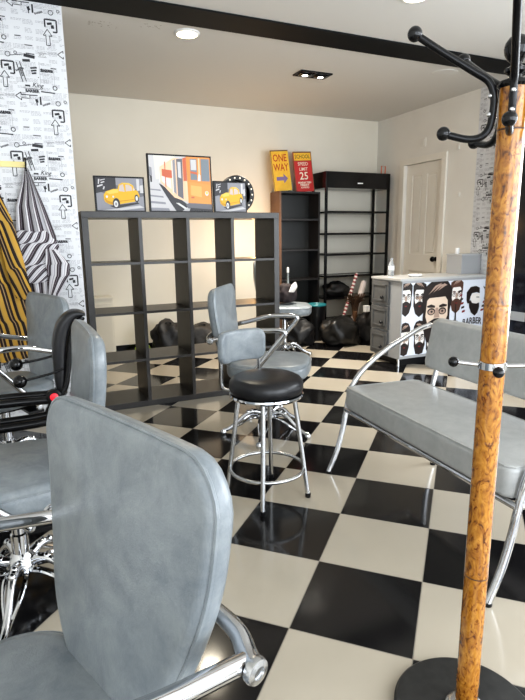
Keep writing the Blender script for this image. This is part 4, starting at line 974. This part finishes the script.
# wrapped rolls leaning at the shelf
def stripe_roll(name, label, a, b, r, m1, m2, n, cat):
    a, b = Vector(a), Vector(b); t = thing(name, label, cat, a); d = b - a; bm = B(); S = n
    for i in range(S):
        p, q = d * (i / S), d * ((i + 1) / S); tube(bm, [p, q], r, 14, 0, mi=i % 2)
    o = obj('roll', bm, [m1, m2], t); 
    bm = B(); tube(bm, [d, d + d.normalized() * .012], r * .8, 12, 0); obj('end_plug', bm, m1, t)
stripe_roll('striped_pole', 'red and white striped pole leaning by the display shelf', (3.64, 5.70, .012), (3.97, 5.775, .80), .022, mat('pole_white', (.72, .66, .62), .4), mat('pole_red', (.22, .03, .04), .4), 36, 'pole')
stripe_roll('paper_roll', 'pale paper roll leaning beside the striped pole', (3.76, 5.62, .02), (4.04, 5.71, .70), .036, mat('roll_paper', (.66, .60, .58), .6), mat('roll_paper2', (.60, .54, .52), .6), 6, 'roll')
br = thing('straw_broom', 'brown straw broom head standing between the bags in the corner', 'broom', (3.80, 5.545, 0))
bm = B(); rnd = random.Random(4)
for i in range(110):
    a = rnd.uniform(0, 2 * PI); q = rnd.uniform(0, 1) ** .5
    tube(bm, [(.03 * q * math.cos(a), .02 * q * math.sin(a), .30), (.06 * q * math.cos(a), .03 * q * math.sin(a), .46), (.15 * q * math.cos(a), .06 * q * math.sin(a), .56 + rnd.uniform(-.07, .03))], .004, 5, 3)
obj('bristles', bm, mat('brown_straw', (.10, .05, .024), .8, noise=(.04, .02, .01), nscale=40), br)
bm = B(); lathe(bm, [(.0, 0), (.02, 0), (.018, .10), (.016, .26), (.032, .30), (.034, .36), (.02, .37)], 16); obj('handle', bm, mat('broom_handle_wood', (.16, .08, .04), .5), br)
t = thing('white_carton', 'tiny white carton on the black bag beside the desk drawers', 'box', (3.80, 5.30, .385)); bm = B(); box(bm, -.03, .03, -.025, .025, 0, .075, .003); obj('carton', bm, WHITEPL, t, smooth=False)
bm = B(); box(bm, -.0305, .0305, -.0255, .0255, .055, .066); obj('seal', bm, mat('carton_seal', (.7, .72, .75), .5), t, smooth=False)
# things lying on the half hidden chair
t = thing('spray_bottle', 'slim grey bottle standing on the half hidden chair at the back', 'bottle', (2.66, 5.16, .606))
bm = B(); lathe(bm, [(0, .002), (.022, 0), (.024, .01), (.024, .10), (.018, .15), (.011, .22), (.010, .30)], 18); obj('body', bm, mat('smoky_plastic', (.18, .20, .20), .2), t)
bm = B(); lathe(bm, [(.013, .298), (.014, .34), (.010, .355), (0, .356)], 16); obj('cap', bm, mat('grey_white_cap', (.6, .6, .58), .4), t)
t = thing('apron_bundle', 'crumpled dark apron with a white patch on the half hidden chair', 'apron', (2.54, 4.98, .612))
blob('cloth', '', '', (0, 0, 0), (.10, .085, .095), mat('dark_plum_cloth', (.03, .02, .022), .8, noise=(.015, .01, .011), nscale=25, bump=.5), 71, .25, parent=t)
bm = B(); slab(bm, rounded_poly([(-.06, -.03), (.01, -.055), (.055, -.01), (.03, .05), (-.02, .035)], .012), .012, .005, .008, lambda u, v, w: (u * .9 + .035, -.105 - w, .16 + v + .3 * u)); o = obj('white_patch', bm, mat('white_cloth', (.78, .74, .70), .7), t, auto=180); o['label'] = 'white cloth patch'

# ------------------------------------------------------------------ light
def area(name, loc, rot, sx, sy, power, col=(1, 1, 1)):
    l = bpy.data.lights.new(name, 'AREA'); l.shape = 'RECTANGLE'; l.size = sx; l.size_y = sy; l.energy = power; l.color = col
    o = bpy.data.objects.new(name, l); C.objects.link(o); o.location = loc; o.rotation_euler = rot; return o
area('assumed_shop_window_light', (2.78, FY - .06, 1.45), (-PI / 2 + PI, 0, 0), 3.3, 2.2, 85, (.90, .95, 1.0))  # daylight from assumed, unseen shop windows behind the camera, one light per pane
area('assumed_shop_window_light', (-.2, FY - .06, 1.45), (-PI / 2 + PI, 0, 0), 2.2, 2.2, 30, (.90, .95, 1.0))
def pt(name, loc, power, col, rad=.08):
    l = bpy.data.lights.new(name, 'POINT'); l.energy = power; l.color = col; l.shadow_soft_size = rad
    o = bpy.data.objects.new(name, l); C.objects.link(o); o.location = loc; return o
area('assumed_side_window_light', (WX + .06, .30, 1.40), (0, PI / 2, 0), 2.1, 3.5, 115, (.92, .96, 1.0))  # assumed window out of view, added to light the back of the room
def disk(name, loc, power, col, size):
    l = bpy.data.lights.new(name, 'AREA'); l.shape = 'DISK'; l.size = size; l.energy = power; l.color = col
    o = bpy.data.objects.new(name, l); C.objects.link(o); o.location = loc; return o
disk('downlight_lamp', (1.311, 4.153, H - .02), 9, (1, .90, .72), .15)
disk('spot_lamp', (2.68, 4.685, H - .035), 32, (1, .93, .82), .60)
bpy.data.lights['spot_lamp'].spread = math.radians(105)
pt('assumed_warm_light', (2.55, 5.72, 1.40), 8, (1, .56, .22), .06)  # unseen point light added for the warm wall glow; its source is assumed
w = bpy.data.worlds.new('daylight'); bpy.context.scene.world = w; w.use_nodes = True
w.node_tree.nodes['Background'].inputs[0].default_value = (.85, .92, 1.0, 1); w.node_tree.nodes['Background'].inputs[1].default_value = 1.6

# ------------------------------------------------------------------ camera (solved from the floor tile corners)
yaw, pitch, roll, f = -.35847 + PI / 4, .208163, -.01286, 532.57
fw_ = Vector((math.sin(yaw) * math.cos(pitch), math.cos(yaw) * math.cos(pitch), -math.sin(pitch)))
r0 = Vector((math.cos(yaw), -math.sin(yaw), 0)); u0 = r0.cross(fw_)
rt = math.cos(roll) * r0 + math.sin(roll) * u0; up = rt.cross(fw_)
cam = bpy.data.cameras.new('camera'); co = bpy.data.objects.new('camera', cam); C.objects.link(co)
co.matrix_world = Matrix(((rt.x, up.x, -fw_.x, 0), (rt.y, up.y, -fw_.y, 0), (rt.z, up.z, -fw_.z, 3.19754 * T), (0, 0, 0, 1)))
cam.sensor_fit = 'VERTICAL'; cam.sensor_height = 36.0; cam.lens = f / 700 * 36.0; cam.clip_start = .01
sc = bpy.context.scene; sc.camera = co
sc.view_settings.view_transform = 'Standard'; sc.view_settings.look = 'Medium High Contrast'; sc.view_settings.exposure = 0.27
